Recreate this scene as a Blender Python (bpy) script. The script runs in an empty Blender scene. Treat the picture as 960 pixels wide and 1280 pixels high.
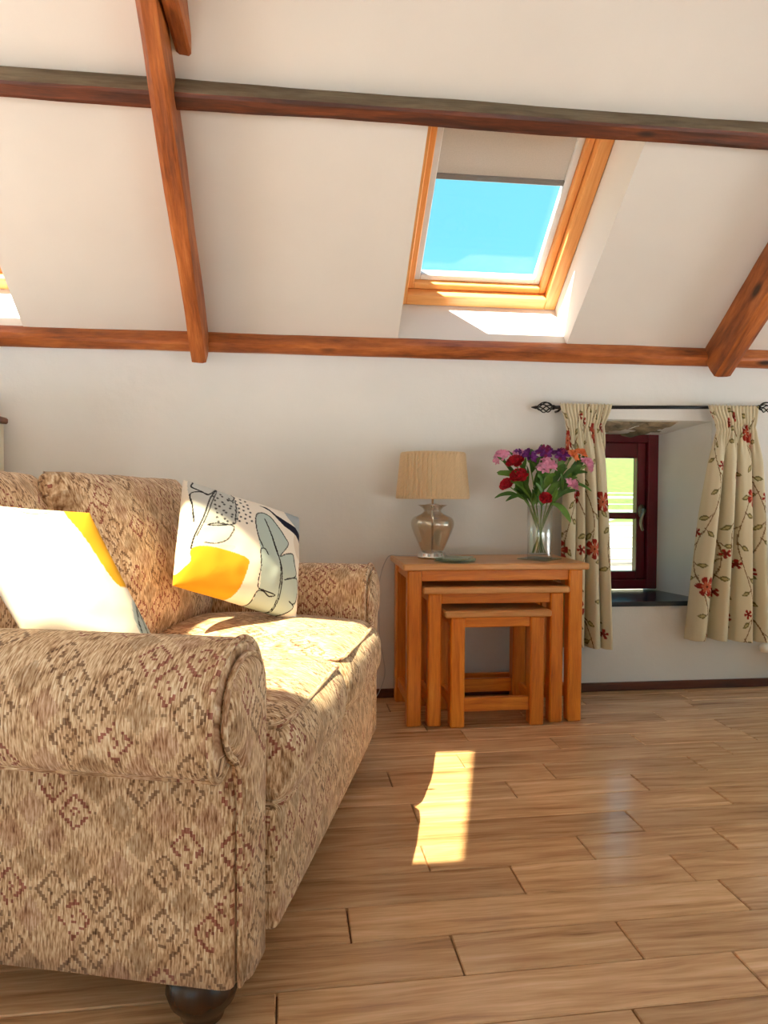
import bpy, bmesh, math, random
import numpy as np
from mathutils import Vector, Matrix, noise as mnoise

random.seed(7)
np.random.seed(7)
SC = bpy.context.scene
COL = SC.collection

# ------------------------------------------------------------------ camera
FPX = 880.0
YAW, PIT, ROL, CAMH = math.radians(6.9), math.radians(-1.62), math.radians(0.31), 0.85
_f = Vector((math.sin(YAW) * math.cos(PIT), math.cos(YAW) * math.cos(PIT), math.sin(PIT)))
_r = Vector((math.cos(YAW), -math.sin(YAW), 0))
_u = _r.cross(_f)
CR = _r * math.cos(ROL) + _u * math.sin(ROL)
CU = -_r * math.sin(ROL) + _u * math.cos(ROL)
CF = _f
CAM = Vector((0, 0, CAMH))
cd = bpy.data.cameras.new('camera')
cd.sensor_fit = 'HORIZONTAL'
cd.sensor_width = 36.0
cd.lens = FPX / 960 * 36.0
cd.clip_start = 0.02
cam = bpy.data.objects.new('camera', cd)
COL.objects.link(cam)
cam.matrix_world = Matrix(((CR.x, CU.x, -CF.x, CAM.x), (CR.y, CU.y, -CF.y, CAM.y), (CR.z, CU.z, -CF.z, CAM.z), (0, 0, 0, 1)))
SC.camera = cam


def ray(x, y):
    """direction through a pixel of the 960 x 1280 photograph"""
    return CF + CR * ((x - 480) / FPX) - CU * ((y - 640) / FPX)


def on_plane(x, y, p, n):
    d = ray(x, y)
    return CAM + d * ((p - CAM).dot(n) / d.dot(n))


# ------------------------------------------------------------------ light
SUN_A, SUN_B = 0.51, 0.48            # travel in +x and +y for each metre of fall
SUN_E = 13.0
SKY_K = 0.375
SC.view_settings.view_transform = 'Standard'
SC.view_settings.look = 'None'
SC.view_settings.gamma = 1.0
SC.view_settings.use_curve_mapping = False
SC.view_settings.exposure = 1.68
SC.cycles.use_denoising = True
SC.cycles.max_bounces = 14
SC.cycles.diffuse_bounces = 8
SC.cycles.glossy_bounces = 6
SC.cycles.transmission_bounces = 10
SC.cycles.transparent_max_bounces = 24
SC.cycles.sample_clamp_indirect = 6.0
SC.cycles.caustics_reflective = False
SC.cycles.caustics_refractive = False

W = bpy.data.worlds.new('sky')
SC.world = W
W.use_nodes = True
wn = W.node_tree
wn.nodes.clear()
_o = wn.nodes.new('ShaderNodeOutputWorld')
_b = wn.nodes.new('ShaderNodeBackground')
_t = wn.nodes.new('ShaderNodeTexCoord')
_s = wn.nodes.new('ShaderNodeSeparateXYZ')
_c = wn.nodes.new('ShaderNodeValToRGB')
_c.color_ramp.elements[0].position = 0.0
_c.color_ramp.elements[0].color = (0.62, 0.95, 0.98, 1)
_c.color_ramp.elements[1].position = 1.0
_c.color_ramp.elements[1].color = (0.17, 0.50, 0.95, 1)
_e = _c.color_ramp.elements.new(0.30)
_e.color = (0.22, 0.76, 0.94, 1)
wn.links.new(_t.outputs['Generated'], _s.inputs[0])
wn.links.new(_s.outputs['Z'], _c.inputs[0])
wn.links.new(_c.outputs[0], _b.inputs[0])
_b.inputs[1].default_value = SKY_K
wn.links.new(_b.outputs[0], _o.inputs[0])

sl = bpy.data.lights.new('sun', 'SUN')
sl.energy = SUN_E
sl.angle = 0.0093
sl.color = (1.0, 0.965, 0.91)
sun = bpy.data.objects.new('sun', sl)
COL.objects.link(sun)
sun.rotation_euler = Vector((SUN_A, SUN_B, -1)).to_track_quat('-Z', 'Y').to_euler()
sun.location = (-4, -4, 8)


# ------------------------------------------------------------------ helpers
def lin(c):
    r = []
    for v in c[:3]:
        v = v / 255.0
        r.append(v / 12.92 if v <= 0.04045 else ((v + 0.055) / 1.055) ** 2.4)
    return (r[0], r[1], r[2], 1.0)


class NT:
    """small node-material builder"""

    def __init__(s, name):
        s.m = bpy.data.materials.new(name)
        s.m.use_nodes = True
        s.t = s.m.node_tree
        s.t.nodes.clear()
        s.out = s.t.nodes.new('ShaderNodeOutputMaterial')

    def set(s, sock, v):
        if hasattr(v, 'is_linked') or isinstance(v, bpy.types.NodeSocket):
            s.t.links.new(v, sock)
        elif v is not None:
            sock.default_value = v

    def node(s, typ, ins=None, **props):
        n = s.t.nodes.new(typ)
        for k, v in props.items():
            setattr(n, k, v)
        for k, v in (ins or {}).items():
            s.set(n.inputs[k], v)
        return n

    def math(s, op, a, b=None, c=None, clamp=False):
        n = s.t.nodes.new('ShaderNodeMath')
        n.operation = op
        n.use_clamp = clamp
        s.set(n.inputs[0], a)
        if b is not None:
            s.set(n.inputs[1], b)
        if c is not None:
            s.set(n.inputs[2], c)
        return n.outputs[0]

    def mix(s, fac, a, b, blend='MIX'):
        n = s.t.nodes.new('ShaderNodeMix')
        n.data_type = 'RGBA'
        n.blend_type = blend
        s.set(n.inputs[0], fac)
        s.set(n.inputs[6], a)
        s.set(n.inputs[7], b)
        return n.outputs[2]

    def vec(s, x, y, z=0.0):
        n = s.t.nodes.new('ShaderNodeCombineXYZ')
        s.set(n.inputs[0], x)
        s.set(n.inputs[1], y)
        s.set(n.inputs[2], z)
        return n.outputs[0]

    def noise(s, vec, scale=1.0, detail=3.0, rough=0.55, dist=0.0, out=0):
        n = s.node('ShaderNodeTexNoise', {'Scale': scale, 'Detail': detail, 'Roughness': rough, 'Distortion': dist})
        s.set(n.inputs['Vector'], vec)
        return n.outputs[out]

    def ramp(s, fac, stops, interp='LINEAR'):
        n = s.t.nodes.new('ShaderNodeValToRGB')
        cr = n.color_ramp
        cr.interpolation = interp
        while len(cr.elements) < len(stops):
            cr.elements.new(0.5)
        for e, (p, c) in zip(cr.elements, stops):
            e.position = p
            e.color = c if len(c) == 4 else (*c, 1)
        s.set(n.inputs[0], fac)
        return n.outputs[0]

    def uv(s):
        n = s.node('ShaderNodeUVMap', uv_map='UVMap')
        x = s.node('ShaderNodeSeparateXYZ', {0: n.outputs[0]})
        return x.outputs[0], x.outputs[1]

    def bump(s, h, strength=0.3, dist=0.002):
        return s.node('ShaderNodeBump', {'Height': h, 'Strength': strength, 'Distance': dist}).outputs[0]

    def principled(s, color, rough=0.5, normal=None, **kw):
        ins = {'Base Color': color, 'Roughness': rough}
        ins.update(kw)
        p = s.node('ShaderNodeBsdfPrincipled', ins)
        if normal is not None:
            s.t.links.new(normal, p.inputs['Normal'])
        s.t.links.new(p.outputs[0], s.out.inputs[0])
        return s.m


def mat_plain(name, rgb, rough=0.5, var=0.06, scale=30.0, bump=0.0, **kw):
    g = NT(name)
    tc = g.node('ShaderNodeTexCoord').outputs['Object']
    nz = g.noise(tc, scale, 4.0)
    c = lin(rgb)
    lo = tuple(max(0, v * (1 - var)) for v in c[:3])
    hi = tuple(min(1, v * (1 + var)) for v in c[:3])
    col = g.ramp(nz, [(0.3, lo), (0.7, hi)])
    nrm = g.bump(nz, bump, 0.004) if bump else None
    return g.principled(col, rough, nrm, **kw)


def mat_plaster(name, rgb, amp=0.5):
    g = NT(name)
    tc = g.node('ShaderNodeTexCoord').outputs['Object']
    big = g.noise(tc, 2.2, 3.0)
    fine = g.noise(tc, 26.0, 5.0, 0.6)
    c = lin(rgb)
    col = g.ramp(big, [(0.3, tuple(v * 0.955 for v in c[:3])), (0.7, tuple(min(1, v * 1.02) for v in c[:3]))])
    h = g.math('ADD', g.math('MULTIPLY', big, 2.0), g.math('MULTIPLY', fine, 0.35))
    return g.principled(col, 0.85, g.bump(h, amp, 0.012))


def mat_wood(name, cols, su=60.0, sv=3.2, rough=0.4, tone=0.22, bump=0.15, knots=0.0, knotcol=(60, 28, 12), spec=0.5, band=0.0, con=0.44):
    """grain runs along the v axis of a UV map laid out in metres"""
    g = NT(name)
    u, v = g.uv()
    oi = g.node('ShaderNodeObjectInfo').outputs['Random']
    ou = g.math('MULTIPLY_ADD', oi, 37.0, u)
    ov = g.math('MULTIPLY_ADD', oi, 91.0, v)
    wob = g.noise(g.vec(g.math('MULTIPLY', ou, 9.0), g.math('MULTIPLY', ov, 2.2)), 1.0, 2.0)
    uu = g.math('MULTIPLY_ADD', wob, 0.05, ou)
    n1 = g.noise(g.vec(g.math('MULTIPLY', uu, su), g.math('MULTIPLY', ov, sv)), 1.0, 5.0, 0.6)
    n2 = g.noise(g.vec(g.math('MULTIPLY', uu, su * 5), g.math('MULTIPLY', ov, sv * 5)), 1.0, 3.0, 0.6)
    n3 = g.noise(g.vec(g.math('MULTIPLY', ou, 7.0), g.math('MULTIPLY', ov, 1.6)), 1.0, 3.0, 0.5)
    f = g.math('ADD', g.math('MULTIPLY', n1, 0.55), g.math('ADD', g.math('MULTIPLY', n2, 0.2), g.math('MULTIPLY', n3, 0.3)))
    if band:
        wv = g.math('SINE', g.math('MULTIPLY_ADD', n3, 40.0, g.math('MULTIPLY', uu, 160.0)))
        f = g.math('MULTIPLY_ADD', wv, band, f)
    stops = [(0.54 - con / 2 + con * i / (len(cols) - 1), lin(c)) for i, c in enumerate(cols)]
    col = g.ramp(f, stops)
    t = g.math('MULTIPLY_ADD', oi, 2 * tone, 1.0 - tone)
    hsv = g.node('ShaderNodeHueSaturation', {'Color': col, 'Value': t})
    col = hsv.outputs[0]
    if knots:
        vo = g.node('ShaderNodeTexVoronoi', {'Scale': 1.0}, feature='F1')
        g.set(vo.inputs['Vector'], g.vec(g.math('MULTIPLY', ou, 6.5), g.math('MULTIPLY', ov, 2.6)))
        k = g.math('SUBTRACT', 1.0, g.math('MULTIPLY', vo.outputs['Distance'], 1.0 / knots), clamp=True)
        k = g.math('MULTIPLY', k, 1.6, clamp=True)
        col = g.mix(k, col, lin(knotcol))
    return g.principled(col, rough, g.bump(n1, bump, 0.003), **{'Specular IOR Level': spec})


def mat_fabric(name):
    """chenille with stepped diamond motifs, UV in metres, pile streaks along v"""
    g = NT(name)
    u, v = g.uv()
    px = 0.0045
    wob = g.noise(g.vec(g.math('MULTIPLY', u, 40), g.math('MULTIPLY', v, 40)), 1.0, 1.0)
    v2 = g.math('MULTIPLY_ADD', wob, 0.006, v)
    uq = g.math('MULTIPLY', g.math('FLOOR', g.math('DIVIDE', u, px)), px)
    vq = g.math('MULTIPLY', g.math('FLOOR', g.math('DIVIDE', v2, px)), px)
    A = g.math('ADD', g.math('DIVIDE', uq, 0.074), g.math('DIVIDE', vq, 0.084))
    B = g.math('SUBTRACT', g.math('DIVIDE', uq, 0.074), g.math('DIVIDE', vq, 0.084))
    ia, ib = g.math('FLOOR', A), g.math('FLOOR', B)
    fa = g.math('ABSOLUTE', g.math('SUBTRACT', g.math('SUBTRACT', A, ia), 0.5))
    fb = g.math('ABSOLUTE', g.math('SUBTRACT', g.math('SUBTRACT', B, ib), 0.5))
    d = g.math('MAXIMUM', fa, fb)
    wn1 = g.node('ShaderNodeTexWhiteNoise', {'Vector': g.vec(ia, ib)}, noise_dimensions='2D')
    r = wn1.outputs['Value']
    px_n = g.node('ShaderNodeTexWhiteNoise', {'Vector': g.vec(uq, vq)}, noise_dimensions='2D').outputs['Value']
    keep = g.math('GREATER_THAN', px_n, 0.22)

    def band(lo, hi):
        return g.math('MULTIPLY', g.math('GREATER_THAN', d, lo), g.math('LESS_THAN', d, hi))

    def rng(lo, hi):
        return g.math('MULTIPLY', g.math('GREATER_THAN', r, lo), g.math('LESS_THAN', r, hi))
    ring = g.math('MULTIPLY', g.math('ADD', band(0.295, 0.385), band(0.05, 0.10)), keep)
    ring = g.math('MINIMUM', ring, 1.0)
    fill = g.math('LESS_THAN', d, 0.36)
    tiny = g.math('MULTIPLY', g.math('GREATER_THAN', g.math('MINIMUM', fa, fb), 0.45), keep)
    st1 = g.noise(g.vec(g.math('MULTIPLY', u, 330), g.math('MULTIPLY', v, 48)), 1.0, 2.0, 0.6)
    st2 = g.noise(g.vec(g.math('MULTIPLY', u, 26), g.math('MULTIPLY', v, 18)), 1.0, 3.0, 0.6)
    f = g.math('ADD', g.math('MULTIPLY', st1, 0.8), g.math('MULTIPLY', st2, 0.28))
    col = g.ramp(f, [(0.38, lin((130, 94, 68))), (0.48, lin((194, 158, 122))), (0.58, lin((228, 202, 168))), (0.70, lin((250, 238, 216)))])
    dk = g.ramp(f, [(0.36, lin((92, 64, 44))), (0.70, lin((160, 122, 84)))])
    red = g.ramp(f, [(0.36, lin((96, 34, 30))), (0.68, lin((172, 92, 80)))])
    brn = g.ramp(f, [(0.36, lin((70, 44, 32))), (0.68, lin((140, 98, 68)))])
    col = g.mix(g.math('MULTIPLY', g.math('MULTIPLY', fill, rng(0.55, 0.78)), 0.38), col, dk)
    col = g.mix(g.math('MULTIPLY', g.math('MULTIPLY', fill, rng(0.78, 0.9)), 0.30), col, red)
    col = g.mix(g.math('MULTIPLY', g.math('MULTIPLY', ring, rng(0.0, 0.24)), 0.85), col, red)
    col = g.mix(g.math('MULTIPLY', g.math('MULTIPLY', ring, rng(0.24, 0.55)), 0.75), col, brn)
    col = g.mix(g.math('MULTIPLY', g.math('MULTIPLY', tiny, rng(0.0, 0.6)), 0.6), col, brn)
    return g.principled(col, 0.9, g.bump(st1, 0.35, 0.003), **{'Sheen Weight': 0.15, 'Specular IOR Level': 0.2})


def mat_print(name, rough=0.85, weave=900.0):
    """cloth whose flat print is stored as a colour attribute"""
    g = NT(name)
    at = g.node('ShaderNodeVertexColor', layer_name='Print')
    u, v = g.uv()
    wv = g.noise(g.vec(g.math('MULTIPLY', u, weave), g.math('MULTIPLY', v, weave)), 1.0, 2.0)
    col = g.mix(0.12, at.outputs[0], g.ramp(wv, [(0.3, (0.35, 0.33, 0.3)), (0.7, (1, 1, 1))]), 'MULTIPLY')
    return g.principled(col, rough, g.bump(wv, 0.15, 0.001), **{'Specular IOR Level': 0.15})


def mat_glass(name, tint=(1, 1, 1), refl=0.9, base=0.04, rough=0.0):
    """thin glass: clear with fresnel reflection, lets daylight straight through"""
    g = NT(name)
    tr = g.node('ShaderNodeBsdfTransparent', {'Color': (*tint, 1)})
    gl = g.node('ShaderNodeBsdfGlossy', {'Roughness': rough})
    tc = g.node('ShaderNodeTexCoord').outputs['Object']
    smear = g.noise(tc, 3.0, 2.0)
    lw = g.node('ShaderNodeLayerWeight', {'Blend': 0.5})
    fr = g.math('POWER', lw.outputs['Facing'], 4.0)
    fac = g.math('MULTIPLY_ADD', fr, refl, g.math('MULTIPLY', smear, base), clamp=True)
    mx = g.node('ShaderNodeMixShader', {0: fac, 1: tr.outputs[0], 2: gl.outputs[0]})
    g.t.links.new(mx.outputs[0], g.out.inputs[0])
    return g.m


def mat_translucent(name, rgb, trans=0.35):
    g = NT(name)
    u, v = g.uv()
    nz = g.noise(g.vec(g.math('MULTIPLY', u, 500), g.math('MULTIPLY', v, 40)), 1.0, 2.0)
    c = lin(rgb)
    col = g.ramp(nz, [(0.3, tuple(x * 0.9 for x in c[:3])), (0.7, tuple(min(1, x * 1.05) for x in c[:3]))])
    df = g.node('ShaderNodeBsdfDiffuse', {'Color': col})
    tl = g.node('ShaderNodeBsdfTranslucent', {'Color': col})
    mx = g.node('ShaderNodeMixShader', {0: trans, 1: df.outputs[0], 2: tl.outputs[0]})
    g.t.links.new(mx.outputs[0], g.out.inputs[0])
    return g.m


def mk(name, verts, faces, mat, parent=None, uvs=None, smooth=False, fmat=None, colors=None):
    """one mesh object; uvs / colors are per vertex (or uvs per corner as a list of lists)"""
    me = bpy.data.meshes.new(name)
    me.from_pydata([tuple(v) for v in verts], [], [tuple(f) for f in faces])
    mats = mat if isinstance(mat, (list, tuple)) else [mat]
    for m in mats:
        me.materials.append(m)
    if fmat is not None:
        me.polygons.foreach_set('material_index', fmat)
    if uvs is not None:
        ul = me.uv_layers.new(name='UVMap')
        if len(uvs) == len(verts) and not isinstance(uvs[0][0], (list, tuple)):
            idx = np.empty(len(me.loops), dtype=np.int32)
            me.loops.foreach_get('vertex_index', idx)
            ul.data.foreach_set('uv', np.asarray(uvs, dtype=np.float32)[idx].ravel())
        else:
            ul.data.foreach_set('uv', np.asarray([c for f in uvs for c in f], dtype=np.float32).ravel())
    if colors is not None:
        ca = me.color_attributes.new('Print', 'FLOAT_COLOR', 'POINT')
        c4 = np.ones((len(verts), 4), dtype=np.float32)
        c4[:, :3] = colors
        ca.data.foreach_set('color', c4.ravel())
    if smooth:
        me.polygons.foreach_set('use_smooth', [True] * len(me.polygons))
    me.update()
    o = bpy.data.objects.new(name, me)
    COL.objects.link(o)
    if parent is not None:
        o.parent = parent
    return o


def empty(name, loc=(0, 0, 0), rz=0.0):
    o = bpy.data.objects.new(name, None)
    o.empty_display_size = 0.05
    COL.objects.link(o)
    o.location = loc
    o.rotation_euler = (0, 0, rz)
    return o


def tag(o, label=None, cat=None, group=None, kind=None):
    if label:
        o['label'] = label
    if cat:
        o['category'] = cat
    if group:
        o['group'] = group
    if kind:
        o['kind'] = kind
    return o


def chamfer_box(lo, hi, ch=0.003):
    """verts, faces of a box with chamfered edges (axis aligned)"""
    lo, hi = Vector(lo), Vector(hi)
    c = (lo + hi) / 2
    h = (hi - lo) / 2
    ch = min(ch, 0.45 * min(h))
    vs, key = [], {}
    for sx in (-1, 1):
        for sy in (-1, 1):
            for sz in (-1, 1):
                for ax in range(3):
                    e = [h.x - ch, h.y - ch, h.z - ch]
                    e[ax] = h[ax]
                    key[(sx, sy, sz, ax)] = len(vs)
                    vs.append((c.x + sx * e[0], c.y + sy * e[1], c.z + sz * e[2]))
    fs = []
    for ax in range(3):
        a, b = [(1, 2), (2, 0), (0, 1)][ax]
        for s in (-1, 1):
            q = []
            for (p, r) in ((-1, -1), (1, -1), (1, 1), (-1, 1)):
                k = [0, 0, 0]
                k[ax], k[a], k[b] = s, p, r
                q.append(key[(*k, ax)])
            fs.append(q if s > 0 else q[::-1])
    for ax in range(3):          # edges along ax
        a, b = [(1, 2), (2, 0), (0, 1)][ax]
        for p in (-1, 1):
            for r in (-1, 1):
                def kk(s, w):
                    k = [0, 0, 0]
                    k[ax], k[a], k[b] = s, p, r
                    return key[(*k, w)]
                q = [kk(-1, a), kk(1, a), kk(1, b), kk(-1, b)]
                fs.append(q if p * r < 0 else q[::-1])
    for sx in (-1, 1):
        for sy in (-1, 1):
            for sz in (-1, 1):
                q = [key[(sx, sy, sz, 0)], key[(sx, sy, sz, 1)], key[(sx, sy, sz, 2)]]
                fs.append(q if sx * sy * sz > 0 else q[::-1])
    return vs, fs


def box_uv(vs, fs, grain=None):
    """per-corner UVs in metres, v along the grain axis (longest by default)"""
    V = [Vector(v) for v in vs]
    ext = [max(v[i] for v in V) - min(v[i] for v in V) for i in range(3)]
    if grain is None:
        grain = ext.index(max(ext))
    oth = [i for i in range(3) if i != grain]
    out = []
    for f in fs:
        n = (V[f[1]] - V[f[0]]).cross(V[f[-1]] - V[f[0]])
        ax = max(range(3), key=lambda i: abs(n[i]))
        if ax == grain:
            out.append([(V[i][oth[0]], V[i][oth[1]] * 0.1) for i in f])
        else:
            o = [i for i in oth if i != ax][0]
            out.append([(V[i][o] + 0.31 * ax, V[i][grain]) for i in f])
    return out


def box(name, lo, hi, mat, parent=None, ch=0.003, grain=None, M=None):
    vs, fs = chamfer_box(lo, hi, ch)
    uv = box_uv(vs, fs, grain)
    if M is not None:
        vs = [M @ Vector(v) for v in vs]
    return mk(name, vs, fs, mat, parent, uv)


def join_boxes(name, boxes, mat, parent=None, ch=0.003, M=None, grain=None):
    V, F, U = [], [], []
    for lo, hi in boxes:
        vs, fs = chamfer_box(lo, hi, ch)
        U += box_uv(vs, fs, grain)
        k = len(V)
        V += [(M @ Vector(v)) if M is not None else v for v in vs]
        F += [[i + k for i in f] for f in fs]
    return mk(name, V, F, mat, parent, U)


def lathe_data(prof, seg=32, caps=True):
    vs, fs, uv = [], [], []
    n = len(prof)
    L = 0
    for i, (r, z) in enumerate(prof):
        if i:
            L += math.hypot(r - prof[i - 1][0], z - prof[i - 1][1])
        for k in range(seg):
            a = 2 * math.pi * k / seg
            vs.append((r * math.cos(a), r * math.sin(a), z))
            uv.append((k / seg * 0.3, L))
    for i in range(n - 1):
        for k in range(seg):
            k2 = (k + 1) % seg
            fs.append((i * seg + k, i * seg + k2, (i + 1) * seg + k2, (i + 1) * seg + k))
    if caps:
        if prof[0][0] > 1e-5:
            fs.append(tuple(range(seg))[::-1])
        if prof[-1][0] > 1e-5:
            fs.append(tuple((n - 1) * seg + k for k in range(seg)))
    return vs, fs, uv


def lathe(name, prof, mat, parent=None, seg=32, loc=(0, 0, 0), caps=True, M=None, smooth=True):
    vs, fs, uv = lathe_data(prof, seg, caps)
    if M is not None:
        vs = [M @ Vector(v) for v in vs]
    vs = [(v[0] + loc[0], v[1] + loc[1], v[2] + loc[2]) for v in vs]
    return mk(name, vs, fs, mat, parent, uv, smooth)


def tube_data(pts, rad, seg=8, closed=False):
    pts = [Vector(p) for p in pts]
    n = len(pts)
    rs = rad if isinstance(rad, (list, tuple)) else [rad] * n
    vs, fs, uv = [], [], []
    prev = None
    L = 0
    for i, p in enumerate(pts):
        a = pts[(i - 1) % n] if (i or closed) else p
        b = pts[(i + 1) % n] if (i < n - 1 or closed) else p
        t = (b - a).normalized()
        if prev is None:
            ref = Vector((0, 0, 1)) if abs(t.z) < 0.9 else Vector((1, 0, 0))
            x = t.cross(ref).normalized()
        else:
            x = (prev - t * prev.dot(t))
            x = x.normalized() if x.length > 1e-6 else t.orthogonal().normalized()
        prev = x
        y = t.cross(x)
        if i:
            L += (p - pts[i - 1]).length
        for k in range(seg):
            an = 2 * math.pi * k / seg
            vs.append(p + (x * math.cos(an) + y * math.sin(an)) * rs[i])
            uv.append((k / seg * 0.02, L))
    m = n if closed else n - 1
    for i in range(m):
        j = (i + 1) % n
        for k in range(seg):
            k2 = (k + 1) % seg
            fs.append((i * seg + k, i * seg + k2, j * seg + k2, j * seg + k))
    if not closed:
        fs.append(tuple(range(seg))[::-1])
        fs.append(tuple((n - 1) * seg + k for k in range(seg)))
    return vs, fs, uv


def tube(name, pts, rad, mat, parent=None, seg=8, closed=False):
    vs, fs, uv = tube_data(pts, rad, seg, closed)
    return mk(name, vs, fs, mat, parent, uv, True)


def tubes(name, lst, mat, parent=None, seg=6):
    V, F, U = [], [], []
    for pts, rad in lst:
        vs, fs, uv = tube_data(pts, rad, seg)
        k = len(V)
        V += vs
        U += uv
        F += [tuple(i + k for i in f) for f in fs]
    return mk(name, V, F, mat, parent, U, True)


def catmull(pts, per=6, closed=False):
    P = [Vector(p) for p in pts]
    n = len(P)
    out = []
    rng = n if closed else n - 1
    for i in range(rng):
        p0 = P[(i - 1) % n] if (closed or i) else P[0] * 2 - P[1]
        p1, p2 = P[i], P[(i + 1) % n]
        p3 = P[(i + 2) % n] if (closed or i < n - 2) else P[-1] * 2 - P[-2]
        for k in range(per):
            t = k / per
            out.append(0.5 * (2 * p1 + (p2 - p0) * t + (2 * p0 - 5 * p1 + 4 * p2 - p3) * t * t + (3 * p1 - p0 - 3 * p2 + p3) * t ** 3))
    if not closed:
        out.append(P[-1])
    return out


def slab(name, cu, cv, holes, P, mat, parent=None):
    """wall-like slab on a grid of cuts with rectangular holes; P(u, v, layer) places it"""
    nu, nv = len(cu), len(cv)
    vs = [P(u, v, l) for l in (0, 1) for u in cu for v in cv]

    def ix(i, j, l):
        return l * nu * nv + i * nv + j

    def solid(i, j):
        if i < 0 or j < 0 or i >= nu - 1 or j >= nv - 1:
            return False
        uc, vc = (cu[i] + cu[i + 1]) / 2, (cv[j] + cv[j + 1]) / 2
        return not any(a < uc < b and c < vc < d for a, b, c, d in holes)
    fs = []
    for i in range(nu - 1):
        for j in range(nv - 1):
            if not solid(i, j):
                continue
            fs.append((ix(i, j, 0), ix(i + 1, j, 0), ix(i + 1, j + 1, 0), ix(i, j + 1, 0)))
            fs.append((ix(i, j, 1), ix(i, j + 1, 1), ix(i + 1, j + 1, 1), ix(i + 1, j, 1)))
            if not solid(i - 1, j):
                fs.append((ix(i, j, 0), ix(i, j + 1, 0), ix(i, j + 1, 1), ix(i, j, 1)))
            if not solid(i + 1, j):
                fs.append((ix(i + 1, j, 0), ix(i + 1, j, 1), ix(i + 1, j + 1, 1), ix(i + 1, j + 1, 0)))
            if not solid(i, j - 1):
                fs.append((ix(i, j, 0), ix(i, j, 1), ix(i + 1, j, 1), ix(i + 1, j, 0)))
            if not solid(i, j + 1):
                fs.append((ix(i, j + 1, 0), ix(i + 1, j + 1, 0), ix(i + 1, j + 1, 1), ix(i, j + 1, 1)))
    return mk(name, vs, fs, mat, parent)


# ------------------------------------------------------------------ materials
M_WALL = mat_plaster('white_plaster', (224, 223, 220), 0.35)
M_CEIL = mat_plaster('ceiling_paint', (213, 207, 198), 0.08)
M_OAK = mat_wood('honey_oak', [(158, 74, 14), (206, 114, 28), (230, 146, 48), (246, 180, 86)], 70, 4.0, 0.33, 0.10, 0.12)
M_OAKTOP = mat_wood('honey_oak_top', [(172, 104, 48), (204, 142, 80), (222, 168, 108), (236, 192, 136)], 60, 3.0, 0.3, 0.05, 0.1)
M_PLANK = mat_wood('floor_oak', [(150, 110, 76), (200, 158, 116), (224, 186, 144), (240, 210, 172)], 52, 2.4, 0.19, 0.15, 0.06, 0.06, (80, 52, 32), 0.65, 0.012, 0.36)
M_BEAM = mat_wood('orange_beam', [(84, 38, 14), (136, 70, 28), (168, 94, 42), (190, 120, 64)], 22, 3.4, 0.5, 0.08, 0.6, 0.13, (52, 20, 8), con=0.30)
M_BEAMD = mat_wood('dark_beam', [(40, 16, 8), (70, 32, 16), (98, 46, 22), (136, 74, 38)], 34, 3.0, 0.5, 0.06, 0.6, 0.10, (34, 12, 6), con=0.30)
M_DUST = mat_wood('dusty_beam', [(66, 54, 40), (96, 82, 62), (124, 110, 88), (144, 132, 110)], 34, 3.0, 0.8, 0.05, 0.6)
M_PINE = mat_wood('pine_frame', [(190, 116, 54), (216, 146, 78), (230, 166, 98), (238, 184, 122)], 60, 3.0, 0.35, 0.05, 0.1)
M_SKIRT = mat_wood('dark_skirting', [(62, 28, 16), (92, 46, 26), (116, 60, 36)], 60, 3.0, 0.4, 0.05, 0.1)
M_FOOT = mat_wood('dark_turned_wood', [(34, 18, 8), (62, 36, 16), (84, 52, 24)], 30, 3.0, 0.25, 0.05, 0.05)
M_FAB = mat_fabric('chenille')
M_PIPE = mat_fabric('chenille_piping')
M_PRINT = mat_print('printed_cotton')
M_CURT = mat_print('embroidered_curtain_cloth')
M_LINING = mat_plain('curtain_lining', (206, 192, 160), 0.9)
M_BURG = mat_plain('burgundy_paint', (98, 14, 28), 0.25, 0.08)
M_SLATE = mat_plain('slate', (46, 52, 62), 0.2, 0.25, 9.0, 0.2)
M_STONE = mat_plain('rough_stone', (134, 120, 98), 0.95, 0.6, 14.0, 0.9)
M_GLASS = mat_glass('window_glass', (1, 1, 1), 0.7, 0.03)
M_SUNDIM = mat_glass('sun_dimming_glass', (0.63, 0.58, 0.46), 0.7, 0.03)  # tint added to the unseen front roof panes to dim and warm the sun
M_VASE = mat_glass('vase_glass', (0.965, 0.985, 0.975), 0.9, 0.22)
M_AMBER = mat_glass('smoked_glass', (0.955, 0.90, 0.825), 0.9, 0.30)
M_GREEN = mat_glass('green_edge_glass', (0.74, 0.90, 0.85), 0.6, 0.25)
M_CHROME = mat_plain('chrome', (216, 218, 220), 0.12, 0.03, Metallic=1.0)
M_PEWTER = mat_plain('pewter', (128, 120, 104), 0.4, 0.1, Metallic=1.0)
M_IRON = mat_plain('black_iron', (24, 24, 28), 0.4, 0.1, Metallic=0.4)
M_SHADE = mat_translucent('pleated_silk', (234, 212, 176), 0.35)
M_ALU = mat_plain('white_aluminium', (214, 216, 214), 0.4, 0.03)
M_ALUG = mat_plain('grey_aluminium', (140, 142, 142), 0.35, 0.05, Metallic=0.5)
M_BLIND = mat_plain('blind_cloth', (196, 190, 180), 0.9, 0.05, 200.0)
M_WHITE = mat_plain('white_paint', (236, 232, 222), 0.4, 0.03)
M_CREAM = mat_plain('cream_cabinet_paint', (226, 218, 198), 0.45, 0.03)
M_CABTOP = mat_wood('brown_cabinet_top', [(84, 46, 28), (112, 66, 40), (134, 84, 52)], 50, 3.0, 0.4, 0.05)
M_CABLE = mat_plain('clear_grey_cable', (190, 190, 192), 0.35, 0.05)
M_STEM = mat_plain('flower_stem_green', (104, 142, 66), 0.5, 0.2, 40.0)
M_LEAF = mat_plain('leaf_green', (70, 112, 42), 0.45, 0.3, 25.0)
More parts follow.
